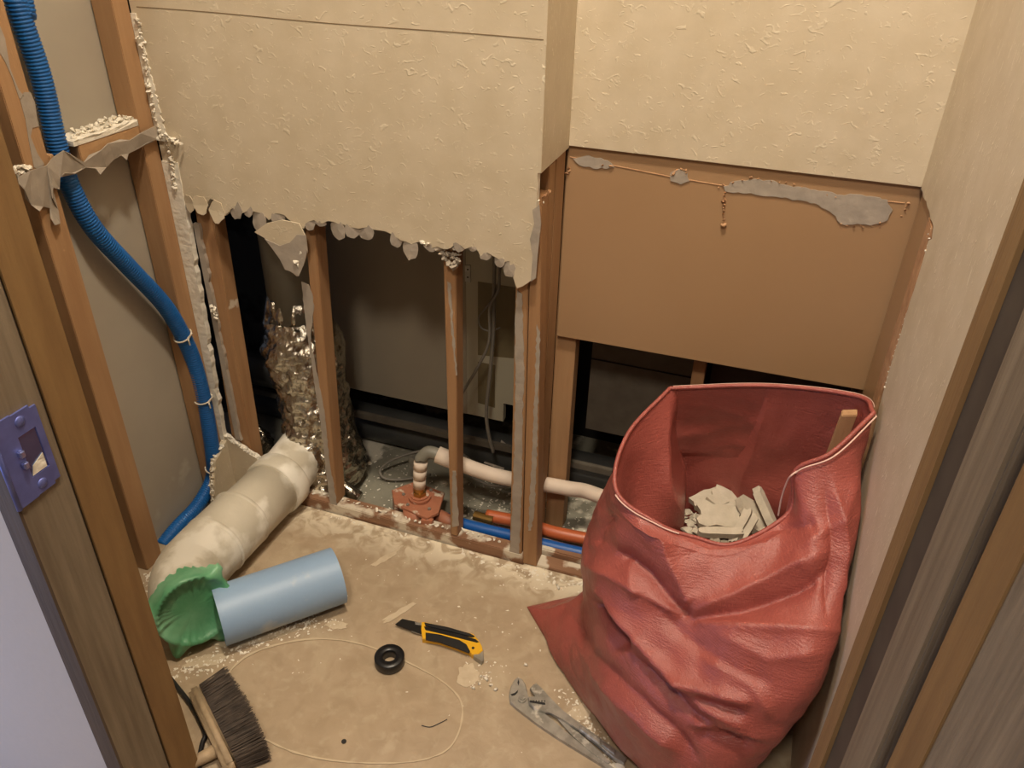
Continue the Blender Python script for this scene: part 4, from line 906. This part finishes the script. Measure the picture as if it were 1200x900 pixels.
# creases: ridge = sharp crest, groove = sharp valley, step = one side raised
creases = [
 ('ridge', [(735, 585), (777, 639), (800, 690), (811, 717)], 16, .008), ('ridge', [(811, 717), (860, 700), (913, 675), (965, 649)], 20, .009),
 ('groove', [(722, 645), (760, 672), (806, 726)], 11, .009),
 ('groove', [(790, 706), (811, 726), (870, 716), (930, 692), (975, 666)], 13, .011),
 ('ridge', [(683, 660), (720, 675), (772, 707), (815, 728), (892, 735), (984, 738)], 13, .007),
 ('groove', [(690, 702), (716, 735), (735, 762)], 8, .014), ('groove', [(735, 762), (767, 795), (809, 837), (861, 863), (897, 873)], 9, .008),
 ('ridge', [(700, 690), (735, 735), (775, 780), (825, 828), (870, 850)], 10, .008),
 ('ridge', [(672, 745), (704, 795), (757, 847), (800, 885)], 16, .008), ('groove', [(668, 720), (690, 760), (735, 808), (790, 858), (820, 895)], 11, .007),
 ('ridge', [(783, 795), (835, 812), (882, 822)], 9, .007), ('groove', [(780, 806), (835, 824), (875, 836)], 8, .006),
 ('ridge', [(809, 848), (850, 852), (895, 868)], 8, .006), ('groove', [(812, 858), (855, 868), (885, 882)], 8, .005),
 ('ridge', [(842, 742), (900, 772), (960, 765)], 14, .004), ('groove', [(750, 690), (800, 745), (870, 790), (905, 800)], 14, .004),
 ('ridge', [(760, 600), (782, 622), (830, 645), (900, 640), (935, 610)], 12, .004),
 ('groove', [(905, 622), (935, 618), (957, 612)], 8, .005), ('ridge', [(940, 640), (985, 610), (1005, 560)], 12, .004),
 ('ridge', [(975, 560), (990, 640), (985, 730)], 10, .005), ('groove', [(965, 560), (975, 640), (968, 720)], 10, .004),
 ('ridge', [(820, 770), (880, 800), (905, 840)], 12, .004), ('ridge', [(640, 735), (660, 790), (700, 850), (740, 895)], 12, .003),
 ('groove', [(700, 640), (705, 620), (722, 600)], 9, .004), ('ridge', [(735, 650), (742, 680), (750, 700)], 8, .003),
]
disp = np.zeros(PX.shape)
for kind, poly, wd, am in creases:
    d, s, t = seg_dist(PX, PY, poly); fade = np.clip(np.minimum(t, 1-t)*5+.25, 0, 1)
    if kind == 'ridge': g = np.exp(-np.abs(d)/wd)*am*fade
    elif kind == 'groove': g = -np.exp(-np.abs(d)/wd)*am*fade
    disp += 2.0*g*np.clip(facing*3, 0, 1)
vt = np.linspace(0, 1, nv)[None, :]
for i in range(nu):
    for j in range(nv):
        p = Vector(G[i, j]); q = Vector((p.x*7, p.y*7, p.z*16))
        disp[i, j] += (.0035*noise.noise(q)+.004*(abs(noise.noise(q*1.7+Vector((5, 2, 8))))-.2)+.0015*noise.noise(p*45))
disp *= np.clip((1-vt)*8, 0, 1)*np.clip(vt*30, .15, 1)
G2 = G+Nb*disp[..., None]
G2[..., 0] = np.minimum(G2[..., 0], XR-.003)
G2[..., 2] = np.maximum(G2[..., 2], .0015)
G2[..., 1] = np.where(G2[..., 0] < -.27, np.minimum(G2[..., 1], .95), G2[..., 1])
bg = thing('rubble_bag', (0, .82, 0), 'red woven plastic bag full of plasterboard rubble, leaning on the right wall', 'bag')
bm = BM(); rows = []
for j in range(nv): rows.append([bm.verts.new(G2[i, j]) for i in range(nu)])
for j in range(nv-1):
    for i in range(nu): bm.faces.new((rows[j][i], rows[j][(i+1) % nu], rows[j+1][(i+1) % nu], rows[j+1][i]))
bm.faces.new(rows[0])
# interior lining continues from the hem down to the rubble
inner_lo = [(-.040, .865), (-.075, .835), (-.10, .815), (-.085, .785), (-.04, .765), (.02, .76), (.075, .78), (.095, .80), (.125, .83), (.138, .885), (.135, .93), (.02, .955)]
inner_mid = [(-.068, .898), (-.105, .845), (-.108, .805), (-.075, .776), (-.03, .762), (.02, .764), (.078, .80), (.085, .822), (.128, .87), (.143, .89), (.139, .94), (.025, .950)]
q = onz((792, 540), .36); inner_mid[0] = (q.x, q.y)
q = onz((802, 614), .245); inner_lo[0] = (q.x, q.y)
inn = []
for k in range(12):
    z1 = rim[k].z; inn.append([rim[k], Vector((inner_mid[k][0], inner_mid[k][1], .19+(z1-.19)*.55)), Vector((inner_lo[k][0], inner_lo[k][1], .245)), Vector((inner_lo[k][0]*1.15, .84+(inner_lo[k][1]-.84)*1.25, .17))])
rI = [catmull([inn[k][j] for k in range(12)], NU, True, (0, 9)) for j in range(4)]
prev = rows[-1]
gi = [catmull([rI[j][i] for j in range(4)], 12) for i in range(nu)]
for j in range(1, len(gi[0])):
    cur = []
    for i in range(nu):
        p = Vector(gi[i][j]); e_ = min(1, j/6); p = p+Vector((noise.noise(p*18), noise.noise(p*18+Vector((7, 0, 0))), 0))*.004*e_+Vector((1, 1, 0))*.003*e_*(abs(noise.noise(Vector((p.x*30, p.y*30, p.z*8))))-.2)
        uu = i/NU
        if uu > 11:
            s_ = 1-(uu-11); k_ = min(1, s_*6)*min(1, (1-s_)*3+.35)*min(1, j/8); p += Vector((-.02, .085, 0))*k_; p.y = min(p.y, .966)
        p.x = min(p.x, XR-.007); cur.append(bm.verts.new(p))
    for i in range(nu): bm.faces.new((prev[i], prev[(i+1) % nu], cur[(i+1) % nu], cur[i]))
    prev = cur
bm.faces.new(prev)
sack = obj('sack', bm, M['bag'], bg, True)
# folded hem round the mouth and its white stitching
rr = ringsC[-1]
bm = BM(); hem = [Vector(p) for p in rr]
tube(bm, hem+[hem[0]], .0028, 8, caps=False); obj('hem', bm, M['bag'], sack, True)
def st(i0, i1, off, r=.0009):
    P = []
    for i in range(i0, i1): P.append(Vector(G2[i % nu, nv-1-off[0]])+Vector(Nb[i % nu, nv-1-off[0]])*off[1]+Vector((0, 0, .001)))
    bm = BM(); tube(bm, P, r, 6); return obj('stitching', bm, M['thread'], sack)
st(int(7.05*NU), int(9.2*NU), (2, .0035)); st(int(2.1*NU), int(3.6*NU), (1, .0035))
st(int(9.3*NU), int(12*NU), (0, .0035), .0004)
T0 = rim[7]; bm = BM()
P1 = [T0+Vector((.002, -.002, .002)), T0+Vector((-.004, -.006, -.004)), onz((922, 565), .40), onz((916, 583), .37), onz((912, 604), .34)]
tube(bm, catmull(P1, 8), .0011, 6); tag(obj('loose_thread', bm, M['thread'], sack), 'loose white thread end')
# rubble in the bag
def frag(cx, cy, z, L_, W_, T_, rz, rx, ry, m, seed, label, group=None, name='plasterboard_fragment'):
    rnd = random.Random(seed); bm = BM(); n = 18; pts = []
    for k in range(n):
        a = 2*math.pi*k/n; s_ = max(abs(math.cos(a)), abs(math.sin(a))); r = 1/s_*rnd.uniform(.8, 1.05)
        pts.append(Vector((math.cos(a)*L_/2*r, math.sin(a)*W_/2*r, -T_/2)))
    slab(bm, pts, (0, 0, T_), 0, 1)
    bmesh.ops.transform(bm, matrix=Matrix.Translation(onz((cx, cy), z)) @ Matrix.Rotation(rz, 4, 'Z') @ Matrix.Rotation(rx, 4, 'X') @ Matrix.Rotation(ry, 4, 'Y'), verts=bm.verts)
    return tag(obj(name, bm, m), label, 'plasterboard piece', group)
M['old_gypsum'] = mat('old_gypsum', S(190, 180, 162), .95, var=S(168, 158, 140), vscale=40, bump=.002, bscale=90)
M['old_paper'] = mat('old_grey_paper', S(142, 133, 120), .85, var=S(126, 117, 104), vscale=30)
Gp = [M['old_paper'], M['old_gypsum']]; Gw = [M['old_gypsum'], M['old_gypsum']]
frag(843, 606, .258, .062, .04, .010, .2, .25, -.1, Gp, 1, 'grey-faced plasterboard slab at the left inside the red bag', 'plasterboard in the bag')
frag(843, 624, .272, .06, .012, .010, .35, .2, .0, Gw, 2, 'long narrow white plaster edge piece low in the front of the bag mouth', 'plasterboard in the bag')
frag(868, 616, .275, .012, .055, .010, -.35, .65, .0, Gw, 3, 'white plaster stick standing up in the middle of the bag mouth', 'plasterboard in the bag')
frag(876, 620, .270, .012, .045, .010, -.35, .55, .15, Gw, 33, 'shorter white plaster stick just right of the upright one in the bag', 'plasterboard in the bag')
frag(885, 606, .262, .05, .06, .010, .5, .35, .5, Gp, 4, 'grey-papered plasterboard piece leaning at the right inside the bag', 'plasterboard in the bag')
frag(898, 598, .275, .016, .07, .011, .6, .4, .7, Gw, 5, 'white-edged plasterboard strip along the right inner side of the bag', 'plasterboard in the bag')
frag(858, 592, .250, .07, .04, .010, -.3, .1, .2, Gp, 6, 'greyish board scrap at the back of the bag rubble', 'plasterboard in the bag')
frag(830, 588, .250, .05, .04, .010, .7, .1, -.2, Gp, 7, 'greyish board scrap at the back left of the bag rubble', 'plasterboard in the bag')
bm = BM(); rnd = random.Random(31)
for i in range(260):
    an, q = rnd.uniform(0, 6.28), math.sqrt(rnd.random()); p = Vector((.02+.10*q*math.cos(an), .85+.085*q*math.sin(an), .236+rnd.uniform(0, .012)))
    chip(bm, p, rnd.uniform(.004, .011), rnd, .6)
tag(obj('plaster_rubble', bm, M['old_gypsum']), 'loose white plaster rubble filling the inside of the red bag', 'rubble', kind='stuff')
bm = BM(); a = onz((996, 487), .455); b = a+Vector((-.02, .03, -.20)); u = Vector((.009, .004, 0)); v = Vector((0, .006, .001))
a = Vector((.128, .905, .462)); b = Vector((.115, .90, .26))
hexa(bm, [b-u-v, b+u-v, b+u+v, b-u+v], [a-u-v, a+u-v, a+u+v, a-u+v], 0, .001); tag(obj('wood_offcut', bm, M['stud_clean']), 'small wooden offcut standing in the right corner of the red bag', 'wood piece')
